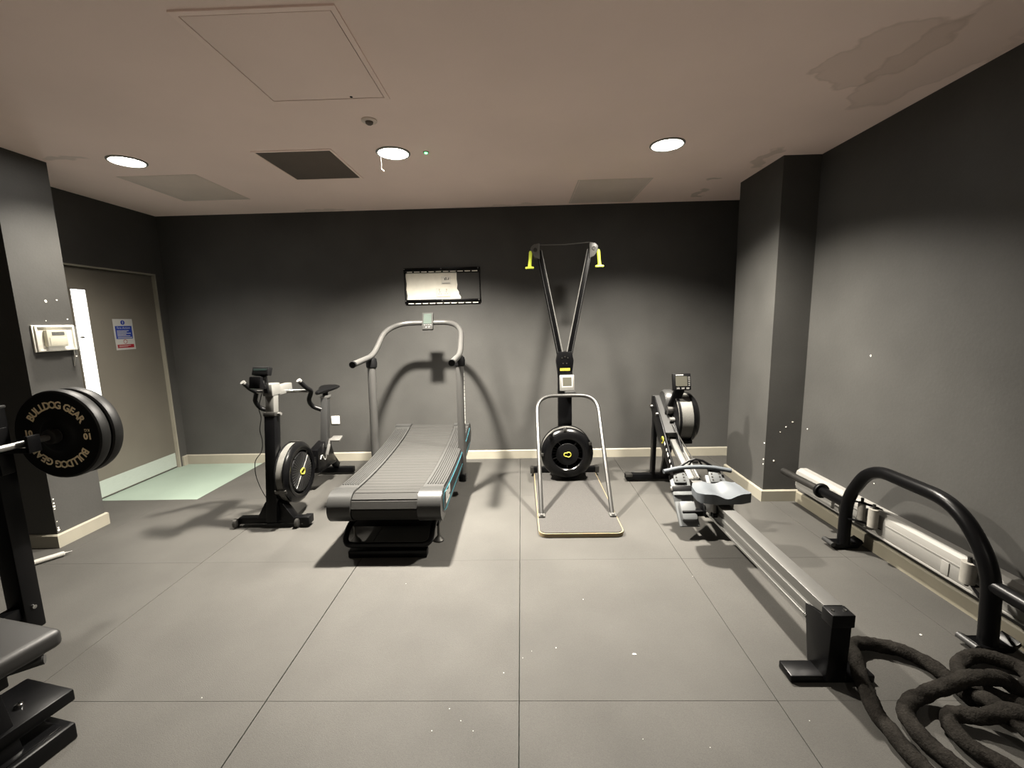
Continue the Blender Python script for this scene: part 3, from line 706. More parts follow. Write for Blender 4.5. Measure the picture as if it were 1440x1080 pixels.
for k, l in enumerate((0.018, 0.030, 0.024, 0.036, 0.020, 0.028)):
    pp = V((SX-0.03, TY, 1.10)).lerp(V((SX-0.225, TY, 2.06)), 0.10+k*0.045); box(b, pp+V((-0.0205, -0.012, 0)), (0.002, 0.02, l))
wpart('arm_lettering', b, 'white_print', t)
mc = (SX+0.012, TY-0.085, 0.905)
mon = wpart('monitor', tilt(one(box2, (-0.065, -0.02, -0.072), (0.065, 0.02, 0.072), bev=0.008), mc, R(-12)), 'silver_plastic', t)
wpart('screen', tilt(one(box2, (-0.040, -0.0215, -0.030), (0.040, -0.0195, 0.050)), mc, R(-12)), 'lcd_dim', mon)
wpart('screen_bezel', tilt(one(box2, (-0.047, -0.0208, -0.037), (0.047, -0.0190, 0.057)), mc, R(-12)), 'white_plastic', mon)
b = BM(); box2(b, (SX-0.01, TY-0.14, 0.815), (SX+0.085, TY-0.04, 0.838), bev=0.005); wpart('phone_shelf', b, 'grey_plastic', t)
b = BM(); cyl(b, (SX, TY-0.07, 0.90), (SX, TY-0.03, 0.90), 0.018, n=14); wpart('monitor_mount', b, 'black_plastic', t)
fan_wheel(t, (SX+0.002, 3.775, 0.285), (0, -1, 0), 0.232, 0.17)
for a in (95, 25, 180):
    b = BM(); e = V((math.cos(R(a)), 0, math.sin(R(a)))); box(b, V((SX+0.002, 3.715, 0.285))+e*0.222, (0.026, 0.05, 0.026), bev=0.004)
    wpart('cover_clip', b, 'dull_steel', t)

# ------------------------------------------------------------------ exercise bike
BX = -1.835
t = thing('exercise_bike', 'black air bike with silver stem and fan wheel beside the treadmill', 'exercise bike', (BX, 3.5, 0))
b = BM(); box2(b, (-2.10, 2.955, 0.025), (-1.585, 3.01, 0.075), bev=0.006); ff = wpart('front_foot', b, 'black_metal', t)
for x in (-2.118, -1.662): wpart('caster', one(lathe, [(0, -0.016), (0.02, -0.016), (0.033, -0.010), (0.033, 0.010), (0.02, 0.016), (0, 0.016)], (x, 2.955, 0.034), (1, 0, 0), 24), 'dull_steel', ff)
b = BM(); box2(b, (-1.625, 2.945, 0.02), (-1.570, 3.02, 0.08), bev=0.008); wpart('foot_cap', b, 'black_plastic', ff)
b = BM(); prism(b, [(-1.955, 2.945, 0.072), (-1.68, 2.945, 0.072), (-1.765, 2.945, 0.20), (-1.88, 2.945, 0.20)], (0, 0.07, 0), bev=0.004); wpart('gusset', b, 'black_metal', ff)
P0, P1 = V((-1.82, 2.935, 0.06)), V((-1.82, 3.045, 0.845)); pdv = (P1-P0).normalized()
b = BM(); beam(b, P0, P1, 0.078, 0.078, 0.007, up=(0, 1, 0)); post = wpart('front_post', b, 'black_metal', t)
b = BM(); beam(b, P1-pdv*0.03, P1, 0.086, 0.086, 0.004, up=(0, 1, 0)); wpart('post_clamp', b, 'dull_steel', post)
b = BM(); q = P1-pdv*0.015; cyl(b, q+V((0.043, 0, 0)), q+V((0.066, 0, 0)), 0.012, n=12); cyl(b, q+V((-0.06, 0, 0)), q+V((-0.043, 0, 0)), 0.008, n=12); wpart('clamp_screw', b, 'steel', post)
b = BM(); beam(b, P1-pdv*0.01, P1+pdv*0.19, 0.064, 0.064, 0.006, up=(0, 1, 0)); st = wpart('stem_post', b, 'silver_paint', t)
b = BM(); box2(b, (-1.856, 3.01, 0.965), (-1.784, 3.12, 1.050), bev=0.006); box2(b, (-1.848, 3.11, 0.955), (-1.792, 3.30, 1.025), bev=0.006); wpart('stem', b, 'silver_paint', st)
hy = 3.22
b = BM(); cyl(b, (-2.035, hy, 0.968), (-1.61, hy, 0.968), 0.015, n=14); hbx = wpart('handlebar', b, 'chrome', t)
for s_, pl in ((-1, [(-2.06, 3.13, 1.045), (-2.045, 3.17, 1.0), (-2.035, 3.22, 0.960), (-2.065, 3.25, 0.890), (-2.05, 3.29, 0.825), (-1.98, 3.31, 0.800)]), (1, [(-1.64, 3.13, 1.052), (-1.622, 3.17, 1.003), (-1.61, 3.22, 0.963), (-1.645, 3.25, 0.892), (-1.64, 3.29, 0.835), (-1.585, 3.31, 0.802)])):
    path = catmull(pl, 6)
    b = BM(); tube(b, path, 0.017, 12); g = wpart('grip', b, 'black_plastic', hbx)
    p = V(path[0]); q = V(path[1]); wpart('grip_cap', one(cyl, p, p+(p-q).normalized()*0.016, 0.018, n=14), 'silver_paint', g)
mc = (-1.825, 2.955, 1.105)
b = BM(); box2(b, (-0.062, -0.014, 0.018), (0.062, 0.03, 0.080), bev=0.006); mo = wpart('monitor', tilt(b, mc, R(-20), R(-6)), 'black_plastic', t)
b = BM(); box2(b, (-0.050, -0.0155, 0.05), (0.050, -0.0135, 0.064)); wpart('screen', tilt(b, mc, R(-20), R(-6)), 'lcd_dark', mo)
b = BM(); box2(b, (-0.06, -0.035, -0.078), (0.028, 0.035, 0.008), bev=0.008); wpart('phone_cradle', tilt(b, mc, R(-12), R(-6)), 'black_gloss', mo)
b = BM(); beam(b, (-1.82, 3.01, 0.99), (-1.82, 2.985, 1.15), 0.03, 0.03, 0.004); wpart('monitor_arm', b, 'black_plastic', mo)
fan_wheel(t, (-1.735, 3.13, 0.362), (1, 0, 0), 0.228, 0.10, 0.72, 0.66, 40)
for a in (80, 200, 320):
    b = BM(); e = V((0, math.cos(R(a)), math.sin(R(a)))); box(b, V((-1.74, 3.13, 0.362))+e*0.228, (0.085, 0.03, 0.012), Matrix.Rotation(R(a-90), 3, 'X'), bev=0.003)
    wpart('band_clip', b, 'dull_steel', t)
b = BM(); beam(b, (-1.84, 3.02, 0.30), (-1.84, 3.84, 0.26), 0.06, 0.10, 0.01); wpart('main_beam', b, 'black_metal', t)
b = BM(); prism(b, [(-1.875, 3.62, 0.17), (-1.875, 3.98, 0.16), (-1.875, 3.90, 0.37), (-1.875, 3.80, 0.42), (-1.875, 3.62, 0.38)], (0.075, 0, 0), bev=0.006); ch = wpart('crank_case', b, 'black_gloss', t)
b = BM(); tube(b, [(-1.797, 3.66+0.02*k, 0.285+0.03*math.sin(k*1.1)) for k in range(9)], 0.006, 6); wpart('case_lettering', b, 'white_print', ch)
b = BM(); beam(b, (-1.84, 3.86, 0.32), (-1.84, 4.07, 0.09), 0.055, 0.055, 0.006); wpart('rear_strut', b, 'black_metal', t)
b = BM(); box2(b, (-2.04, 4.05, 0.02), (-1.675, 4.105, 0.075), bev=0.006); wpart('rear_foot', b, 'black_metal', t)
b = BM(); beam(b, (-1.815, 3.80, 0.36), (-1.80, 3.86, 0.82), 0.062, 0.062, 0.006, up=(0, 1, 0)); sp = wpart('seat_post', b, 'grey_plastic', t)
b = BM(); box(b, (-1.80, 3.862, 0.815), (0.074, 0.074, 0.022), bev=0.003); wpart('seat_clamp', b, 'steel', sp)
b = BM(); cyl(b, (-1.80, 3.862, 0.82), (-1.80, 3.862, 0.865), 0.024, n=14); wpart('seat_neck', b, 'black_plastic', sp)
b = BM()   # saddle: wide tail at the wall side, nose to the front
rings = []
for yy, ww, zz, hh in ((3.70, 0.016, 0.866, 0.024), (3.73, 0.028, 0.870, 0.034), (3.80, 0.038, 0.872, 0.042), (3.87, 0.062, 0.874, 0.048), (3.93, 0.088, 0.880, 0.050), (3.98, 0.092, 0.884, 0.048), (4.005, 0.06, 0.882, 0.03)):
    rings.append([b.verts.new((-1.80+ww*math.cos(2*math.pi*k/14), yy, zz+hh*0.5*math.sin(2*math.pi*k/14)+0.006*abs(math.cos(2*math.pi*k/14)))) for k in range(14)])
for a_, c_ in zip(rings, rings[1:]):
    for k in range(14): b.faces.new((a_[k], a_[(k+1) % 14], c_[(k+1) % 14], c_[k]))
b.faces.new(rings[0]); b.faces.new(rings[-1][::-1]); wpart('saddle', b, 'black_plastic', t, sharp=60)
for s, ang in ((1, 60), (-1, 240)):
    cx_ = -1.84+s*0.065; c0 = V((cx_, 3.74, 0.30)); c1 = c0+V((s*0.01, math.cos(R(ang))*0.15, math.sin(R(ang))*0.15))
    b = BM(); beam(b, c0, c1, 0.014, 0.026, 0.003, up=(1, 0, 0)); ck = wpart('crank', b, 'aluminium', t)
    b = BM(); box(b, c1+V((s*0.055, 0, 0)), (0.09, 0.085, 0.018), Matrix.Rotation(R(15), 3, 'X'), bev=0.004); cyl(b, c1, c1+V((s*0.03, 0, 0)), 0.007, n=10); wpart('pedal', b, 'silver_plastic', ck)
b = BM(); tube(b, catmull([(-1.86, 3.01, 0.99), (-1.905, 3.03, 0.88), (-1.915, 3.06, 0.80), (-1.96, 3.10, 0.70), (-1.975, 3.14, 0.60), (-2.03, 3.2, 0.50), (-2.12, 3.25, 0.40), (-2.14, 3.28, 0.25), (-2.05, 3.24, 0.10), (-1.95, 3.18, 0.10), (-1.86, 3.10, 0.16)], 8), 0.003, 6)
wpart('cable', b, 'black_plastic', t)

# ------------------------------------------------------------------ rowing machine (own axes: y from tail to flywheel)
t = thing('rowing_machine', 'rowing machine with long metal rail and pale grey seat', 'rowing machine', (1.218, 1.60, 0), 0.0)
b = BM(); prism(b, [(-0.035, -0.035, 0.29), (0.035, -0.035, 0.29)] and [(0, -0.055, 0.285), (0, 0.105, 0.255), (0, 0.065, 0.02), (0, -0.050, 0.02)], (0.078, 0, 0), bev=0.004)
b.transform(Matrix.Translation((-0.039, 0, 0))); leg = lpart('rear_leg', b, 'black_metal', t)
b = BM(); box2(b, (-0.165, -0.035, 0.0), (0.165, 0.050, 0.032), bev=0.005); lpart('rear_foot', b, 'black_metal', t)
b = BM(); box2(b, (-0.044, -0.062, 0.262), (0.044, 0.0, 0.315), bev=0.004); ec = lpart('rail_end_cap', b, 'black_plastic', t)
for x in (-0.024, 0.024): lpart('screw', one(lathe, [(0.007, 0), (0.006, 0.004), (0, 0.005)], (x, -0.03, 0.315), (0, 0, 1), 12), 'chrome', ec)
L1 = 1.62
b = BM(); prism(b, [(x, -0.01, z) for x, z in ((-0.035, 0.312), (-0.035, 0.298), (-0.026, 0.292), (-0.026, 0.262), (-0.035, 0.256), (-0.035, 0.236), (-0.024, 0.230), (-0.024, 0.206), (-0.035, 0.200), (-0.035, 0.188), (0.035, 0.188), (0.035, 0.200), (0.024, 0.206), (0.024, 0.230), (0.035, 0.236), (0.035, 0.256), (0.026, 0.262), (0.026, 0.292), (0.035, 0.298), (0.035, 0.312))], (0, L1, 0)); rail = lpart('rail', b, 'aluminium', t, sharp=20)
lpart('track', one(box2, (-0.037, 0.0, 0.312), (0.037, L1-0.03, 0.3165), bev=0.001), 'steel', rail)
lpart('rail_bolt', one(lathe, [(0.010, 0), (0.008, 0.006), (0, 0.007)], (-0.035, 0.10, 0.20), (-1, 0, 0), 12), 'chrome', rail)
# seat
sy = 1.0
b = BM()
nx, ny = 16, 12; W2, D2 = 0.165, 0.115
def seat_h(u, v): return 0.388 - 0.006*math.cos(u*math.pi*2) + 0.010*abs(u)**2 + (0.012*(v)**2) - (0.016*math.exp(-((u)/0.40)**2) if v < 0 else 0.016*math.exp(-((u)/0.40)**2)*max(0, 1-v*1.5))
grid = {}
for lay in (0, 1):
    for i in range(nx+1):
        for j in range(ny+1):
            u = -1+2*i/nx; v_ = -1+2*j/ny
            # rounded outline with a waist
            sxw = W2*(1.0-0.10*(v_+1)/2)*(1-0.10*max(0, abs(v_)-0.6)/0.4)
            x = u*sxw; yv = v_*D2*(1-0.22*max(0, abs(u)-0.55)/0.45) - 0.018*(1-u*u)*(1 if v_ > 0 else 0)*v_
            z = seat_h(u, v_) if lay else 0.345
            grid[lay, i, j] = b.verts.new((x, sy+yv, z))
for i in range(nx):
    for j in range(ny):
        b.faces.new([grid[1, i, j], grid[1, i+1, j], grid[1, i+1, j+1], grid[1, i, j+1]])
        b.faces.new([grid[0, i, j], grid[0, i, j+1], grid[0, i+1, j+1], grid[0, i+1, j]])
for i in range(nx):
    b.faces.new([grid[0, i, 0], grid[0, i+1, 0], grid[1, i+1, 0], grid[1, i, 0]]); b.faces.new([grid[0, i+1, ny], grid[0, i, ny], grid[1, i, ny], grid[1, i+1, ny]])
for j in range(ny):
    b.faces.new([grid[0, 0, j+1], grid[0, 0, j], grid[1, 0, j], grid[1, 0, j+1]]); b.faces.new([grid[0, nx, j], grid[0, nx, j+1], grid[1, nx, j+1], grid[1, nx, j]])
seat = lpart('seat', b, 'seat_grey', t, sharp=50)
b = BM(); box2(b, (-0.05, sy-0.07, 0.318), (0.05, sy+0.07, 0.347), bev=0.006); box2(b, (-0.064, sy-0.06, 0.235), (-0.040, sy+0.06, 0.345), bev=0.005); box2(b, (0.040, sy-0.06, 0.235), (0.064, sy+0.06, 0.345), bev=0.005); lpart('carriage', b, 'silver_plastic', seat)
for x in (-0.05, 0.05):
    for dy in (-0.05, 0.05): lpart('roller', one(cyl, (x-0.014, sy+dy, 0.25), (x+0.014, sy+dy, 0.25), 0.018, n=14), 'black_plastic', seat)
# foot stretcher
fy = 1.295
b = BM(); box2(b, (-0.17, fy-0.16, 0.15), (0.17, fy-0.11, 0.19), bev=0.008); box2(b, (-0.04, fy-0.2, 0.16), (0.04, fy+0.1, 0.24), bev=0.006); lpart('stretcher', b, 'black_metal', t)
for s in (-1, 1):
    xc = s*0.125
    def plate(u0, u1, wd, th, off=0.0, bev=0.008):
        b = BM(); d_ = V((0, math.cos(R(48)), math.sin(R(48)))); n_ = V((0, -math.sin(R(48)), math.cos(R(48)))); o_ = V((xc, fy-0.13, 0.13))
        beam(b, o_+d_*u0+n_*off, o_+d_*u1+n_*off, wd, th, bev, up=n_); return b
    fb = lpart('foot_board', plate(-0.06, 0.30, 0.135, 0.020), 'foot_grey', t)
    lpart('heel_cup', plate(-0.03, 0.10, 0.105, 0.05, 0.028, 0.018), 'foot_grey', fb)
    lpart('toe_piece', plate(0.235, 0.345, 0.088, 0.018, 0.016, 0.008), 'foot_grey', fb)
    for k in range(4):
        for sx in (-1, 1):
            b = plate(0.250+k*0.022, 0.258+k*0.022, 0.010, 0.004, 0.026, 0.0); b.transform(Matrix.Translation((sx*0.026, 0, 0))); lpart('peg_hole', b, 'gap_dark', fb)
    b = plate(0.165, 0.205, 0.150, 0.006, 0.05, 0.002)
    lpart('strap', b, 'black_plastic', fb)
    b = plate(0.17, 0.20, 0.02, 0.03, 0.03, 0.002); b.transform(Matrix.Translation((s*0.078, 0, 0))); lpart('strap_buckle', b, 'dull_steel', fb)
# front frame: rising beam, legs, foot
B0, B1 = V((-0.03, 1.50, 0.235)), V((-0.03, 2.13, 0.735))
b = BM(); beam(b, (0.0, 1.38, 0.275), (0.0, 1.86, 0.48), 0.062, 0.045, 0.004); lpart('chain_channel', b, 'aluminium', t)
b = BM(); tube(b, [(0.034, 1.36, 0.300), (0.034, 1.90, 0.52)], 0.009, 8); lpart('guide_rod', b, 'steel', t)
dv = (B1-B0).normalized()
for s in (-1, 1):
    o_ = V((s*0.045, 0, 0)); b = BM()
    prism(b, [B0+o_+V((0, 0, -0.05)), B0+o_+V((0, 0, 0.03)), V((-0.03, 1.80, 0.545))+o_, B1+o_+V((0, -0.03, 0.06)), B1+o_+V((0, 0.03, 0.05)), B1+o_+V((0, 0.04, -0.07)), V((-0.03, 1.95, 0.44))+o_], (s*0.012, 0, 0), bev=0.002)
    sp_ = lpart('frame_plate', b, 'grey_plastic' if False else 'black_metal', t)
    if s < 0:
        b = BM()
        for k, l in enumerate((0.030, 0.024, 0.034, 0.020, 0.030)):
            c_ = V((-0.0885, 1.60+k*0.042, 0.318+k*0.034)); beam(b, c_, c_+dv*l, 0.002, 0.020, 0)
        lpart('lettering', b, 'white_print', sp_)
        b = BM(); c_ = V((-0.0890, 1.83, 0.48)); tube(b, [c_+V((0, 0.022*math.cos(k*0.5), 0.026*math.sin(k*0.5))) for k in range(11)], 0.006, 6); lpart('emblem', b, 'yellow', sp_)
b = BM(); prism(b, [B1+V((-0.045, -0.32, -0.19)), B1+V((0.045, -0.32, -0.19)), B1+V((0.045, 0.03, 0.055)), B1+V((-0.045, 0.03, 0.055))], (0, 0.006, -0.012)); lpart('frame_top', b, 'grey_plastic', t)
for s in (-1, 1):
    b = BM(); beam(b, (-0.015+s*0.045, 2.13, 0.73), (0.0+s*0.055, 2.19, 0.04), 0.034, 0.06, 0.004, up=(0, 1, 0)); lpart('front_leg', b, 'black_metal', t)
b = BM(); beam(b, (-0.03, 1.84, 0.45), (0.03, 2.17, 0.06), 0.05, 0.05, 0.004); lpart('brace', b, 'black_metal', t)
b = BM(); box2(b, (-0.30, 2.16, 0.02), (0.30, 2.22, 0.07), bev=0.006); ft = lpart('front_foot', b, 'black_metal', t)
for x in (-0.30, 0.24): lpart('foot_cap', one(box2, (x, 2.155, 0.045), (x+0.06, 2.225, 0.075), bev=0.005), 'dull_steel', ft)
for x in (-0.22, 0.22): lpart('caster', one(cyl, (x-0.012, 2.25, 0.03), (x+0.012, 2.25, 0.03), 0.03, n=18), 'black_plastic', ft)
# flywheel housing on the right of the frame
t_w = t
def to_world(p): return (Matrix.Translation((1.218, 1.60, 0)) @ Matrix.Rotation(0.0, 4, 'Z')) @ V(p)
axw = V((1, 0, 0))
fan_wheel(t, to_world((0.115, 2.01, 0.627)), axw, 0.208, 0.19)
b = BM(); lathe(b, [(0, 0), (0.095, 0), (0.108, 0.02), (0.108, 0.07), (0.09, 0.08), (0, 0.08)], (-0.02, 2.08, 0.745), (1, 0, 0), 32); lpart('shock_cover', b, 'grey_plastic', t)
b = BM(); beam(b, (0.05, 1.93, 0.452), (0.16, 1.93, 0.452), 0.16, 0.03, 0.006); lpart('damper_tray', b, 'black_plastic', t)
for x, yy, z in ((-0.095, 1.98, 0.66), (-0.10, 2.12, 0.70)): lpart('frame_bolt', one(lathe, [(0.018, 0), (0.016, 0.02), (0, 0.022)], (x+0.01, yy, z), (-1, 0, 0), 14), 'dull_steel', t)
b = BM(); cyl(b, (-0.02, 1.95, 0.70), (0.07, 1.95, 0.70), 0.034, n=18); lpart('chain_guide', b, 'dull_steel', t)
b = BM(); cyl(b, (-0.015, 1.90, 0.63), (0.05, 1.90, 0.63), 0.02, n=14); lpart('idler', b, 'steel', t)
# monitor on its arm
b = BM(); beam(b, (0.0, 2.00, 0.62), (0.062, 1.90, 0.885), 0.075, 0.035, 0.006, up=(0, -1, 0)); lpart('monitor_arm', b, 'black_metal', t)
mc = (0.066, 1.885, 0.945)
mo = lpart('monitor', tilt(one(box2, (-0.072, -0.018, -0.068), (0.072, 0.018, 0.068), bev=0.008), mc, R(-12)), 'black_plastic', t)
lpart('screen', tilt(one(box2, (-0.052, -0.0195, -0.036), (0.040, -0.0175, 0.044)), mc, R(-12)), 'lcd_dim', mo)
for k in range(5): lpart('button', tilt(one(box2, (0.048, -0.0195, 0.030-k*0.016), (0.062, -0.0175, 0.040-k*0.016)), mc, R(-12)), 'silver_plastic', mo)
for k in range(3): lpart('button', tilt(one(box2, (-0.045+k*0.038, -0.0195, -0.060), (-0.022+k*0.038, -0.0175, -0.046)), mc, R(-12)), 'silver_plastic', mo)
lpart('monitor_lettering', tilt(one(box2, (-0.05, -0.0195, 0.050), (0.01, -0.0175, 0.058)), mc, R(-12)), 'white_print', mo)
# pull handle resting across the foot boards
hz, hyy = 0.405, 1.375
b = BM(); tube(b, fillet([(-0.235, hyy-0.030, hz-0.016), (-0.12, hyy-0.006, hz), (-0.05, hyy, hz+0.004), (0.05, hyy, hz+0.004), (0.12, hyy-0.006, hz), (0.235, hyy-0.030, hz-0.016)], 0.05), 0.0155, 14); hnd = lpart('pull_handle', b, 'handle_grey', t)
b = BM()
for s in (-1, 1): tube(b, [(s*0.11, hyy, hz+0.01), (s*0.05, hyy+0.01, hz+0.045), (0, hyy+0.015, hz+0.055)], 0.009, 8); tube(b, [(s*0.05, hyy+0.005, hz+0.008), (s*0.022, hyy+0.012, hz+0.05)], 0.006, 8)
lpart('handle_bridge', b, 'black_plastic', hnd)
b = BM(); cyl(b, (-0.016, hyy+0.02, hz+0.04), (0.016, hyy+0.02, hz+0.04), 0.018, n=16); lpart('swivel', b, 'dull_steel', hnd)
b = BM(); tube(b, [(0, hyy+0.03, hz+0.035), (0.0, 1.90, 0.60)], 0.004, 6); lpart('chain', b, 'dull_steel', t)

# ------------------------------------------------------------------ arched frame along the right wall
FX = 2.005
t = thing('carry_frame', 'black arched steel carry frame with plate sleeves beside the heater', 'gym frame', (FX, 2.17, 0))
archp = fillet([(FX, 2.60, 0.03), (FX, 2.60, 0.33), (FX, 2.445, 0.578), (FX, 1.94, 0.578), (FX, 1.765, 0.36), (FX, 1.745, 0.03)], [0, 0.10, 0.13, 0.16, 0.12, 0], 8)
b = BM(); tube(b, archp, 0.034, 18); wpart('arch_tube', b, 'black_metal', t)
for yy, tagn in ((2.61, 'far'), (1.745, 'near')):
    b = BM(); prism(b, [(FX-0.085, yy-0.035, 0.028), (FX-0.055, yy-0.035, 0.004), (FX+0.075, yy-0.035, 0.004), (FX+0.108, yy-0.035, 0.040), (FX+0.100, yy-0.035, 0.058), (FX+0.070, yy-0.035, 0.030), (FX-0.050, yy-0.035, 0.030), (FX-0.078, yy-0.035, 0.050)], (0, 0.075, 0), bev=0.003); ft = wpart('skid_foot', b, 'black_metal', t)
    b = BM(); cyl(b, (FX-0.082, yy-0.04, 0.034), (FX-0.082, yy+0.045, 0.034), 0.014, n=12); wpart('skid_edge', b, 'grey_plastic', ft)  # highlight along the skid edge painted as a lighter grey
    b = BM(); box2(b, (FX-0.03, yy-0.03, 0.0), (FX-0.005, yy, 0.012)); wpart('skid_pad', b, 'black_plastic', ft)
# roller brackets
def roller_bracket(y0, rollers, z0, z1):
    for z in (z0, z1):
        b = BM(); ys = [r_[1] for r_ in rollers]
        prism(b, [(FX-0.01, y0-0.02, z), (FX-0.01, y0+0.02, z), (rollers[-1][0]+0.028, rollers[-1][1]+0.03, z), (rollers[-1][0]+0.028, rollers[-1][1]-0.03, z), (rollers[0][0], rollers[0][1]-0.03, z)], (0, 0, 0.007), bev=0.001); wpart('roller_plate', b, 'black_metal', t)
    for x, yy, rr in rollers:
        b = BM(); lathe(b, [(0, z0+0.008), (rr, z0+0.008), (rr, z1-0.002), (0, z1-0.002)], (x, yy, 0), (0, 0, 1), 22); rl = wpart('roller', b, 'roller_pad', t)
        b = BM(); cyl(b, (x, yy, z0-0.008), (x, yy, z1+0.026), 0.008, n=10); wpart('roller_pin', b, 'dull_steel', rl)
roller_bracket(2.57, [(2.055, 2.545, 0.020), (2.050, 2.45, 0.026)], 0.205, 0.325)
roller_bracket(1.78, [(2.048, 1.90, 0.028)], 0.205, 0.315)
for s, y0, y1, y2 in ((1, 2.63, 2.83, 3.255), (-1, 1.72, 1.53, 1.10)):
    z0 = 0.288
    b = BM(); cyl(b, (FX, y0-s*0.03, z0), (FX, y1, z0-0.006), 0.030, n=18); sl = wpart('sleeve_stub', b, 'black_metal', t)
    b = BM(); lathe(b, [(0.0, -0.012), (0.048, -0.012), (0.050, -0.008), (0.050, 0.008), (0.048, 0.012), (0, 0.012)], (FX, y1, z0-0.006), (0, 1, 0), 26); wpart('collar', b, 'black_plastic', sl)
    b = BM(); cyl(b, (FX, y1, z0-0.006), (FX, y2, z0-0.020), 0.0245, n=18); wpart('plate_sleeve', b, 'dull_steel', t)

# ------------------------------------------------------------------ battle rope
pts = [(1.24, 0.80, 0.035), (1.245, 1.10, 0.034), (1.245, 1.30, 0.034), (1.262, 1.42, 0.034), (1.300, 1.54, 0.062), (1.335, 1.61, 0.072), (1.370, 1.685, 0.058), (1.44, 1.735, 0.036), (1.535, 1.725, 0.034), (1.625, 1.665, 0.034), (1.655, 1.57, 0.034), (1.645, 1.48, 0.036),
       (1.638, 1.38, 0.09), (1.66, 1.24, 0.075), (1.72, 1.08, 0.036), (1.83, 0.97, 0.034), (1.94, 1.05, 0.034), (1.95, 1.22, 0.036), (1.86, 1.36, 0.036), (1.74, 1.44, 0.05), (1.70, 1.52, 0.05), (1.74, 1.60, 0.036), (1.83, 1.655, 0.036), (1.92, 1.655, 0.036), (1.98, 1.605, 0.036), (1.96, 1.54, 0.036), (1.86, 1.495, 0.04), (1.76, 1.475, 0.10), (1.65, 1.465, 0.115), (1.55, 1.47, 0.07), (1.44, 1.455, 0.036), (1.35, 1.39, 0.036), (1.335, 1.28, 0.036), (1.37, 1.15, 0.036), (1.45, 1.02, 0.036), (1.55, 0.95, 0.036), (1.58, 1.05, 0.036), (1.50, 1.20, 0.036), (1.455, 1.30, 0.036), (1.50, 1.385, 0.036), (1.58, 1.37, 0.05), (1.66, 1.31, 0.12), (1.76, 1.20, 0.08), (1.83, 1.10, 0.045), (1.86, 0.9, 0.045)]
path = catmull(pts, 16)
s_acc = [0.0]
for a_, c_ in zip(path, path[1:]): s_acc.append(s_acc[-1]+(c_-a_).length)
RR = 0.0265
def rope_r(i, a, p):
    tw = 0.075*math.cos(3*a - s_acc[i]*55)
    nz = noise.noise(V((p.x*30+math.cos(a)*1.3, p.y*30+math.sin(a)*1.3, p.z*20)))*0.16 + noise.noise(V((p.x*110, p.y*110, a*2.5)))*0.11
    return RR*(1+tw+nz)
b = BM(); tube(b, path, RR, 18, True, rope_r)
tag(link('battle_rope', b, 'rope_fibre', None, sharp=70), 'thick dark fuzzy battle rope lying in loops on the floor', 'rope')

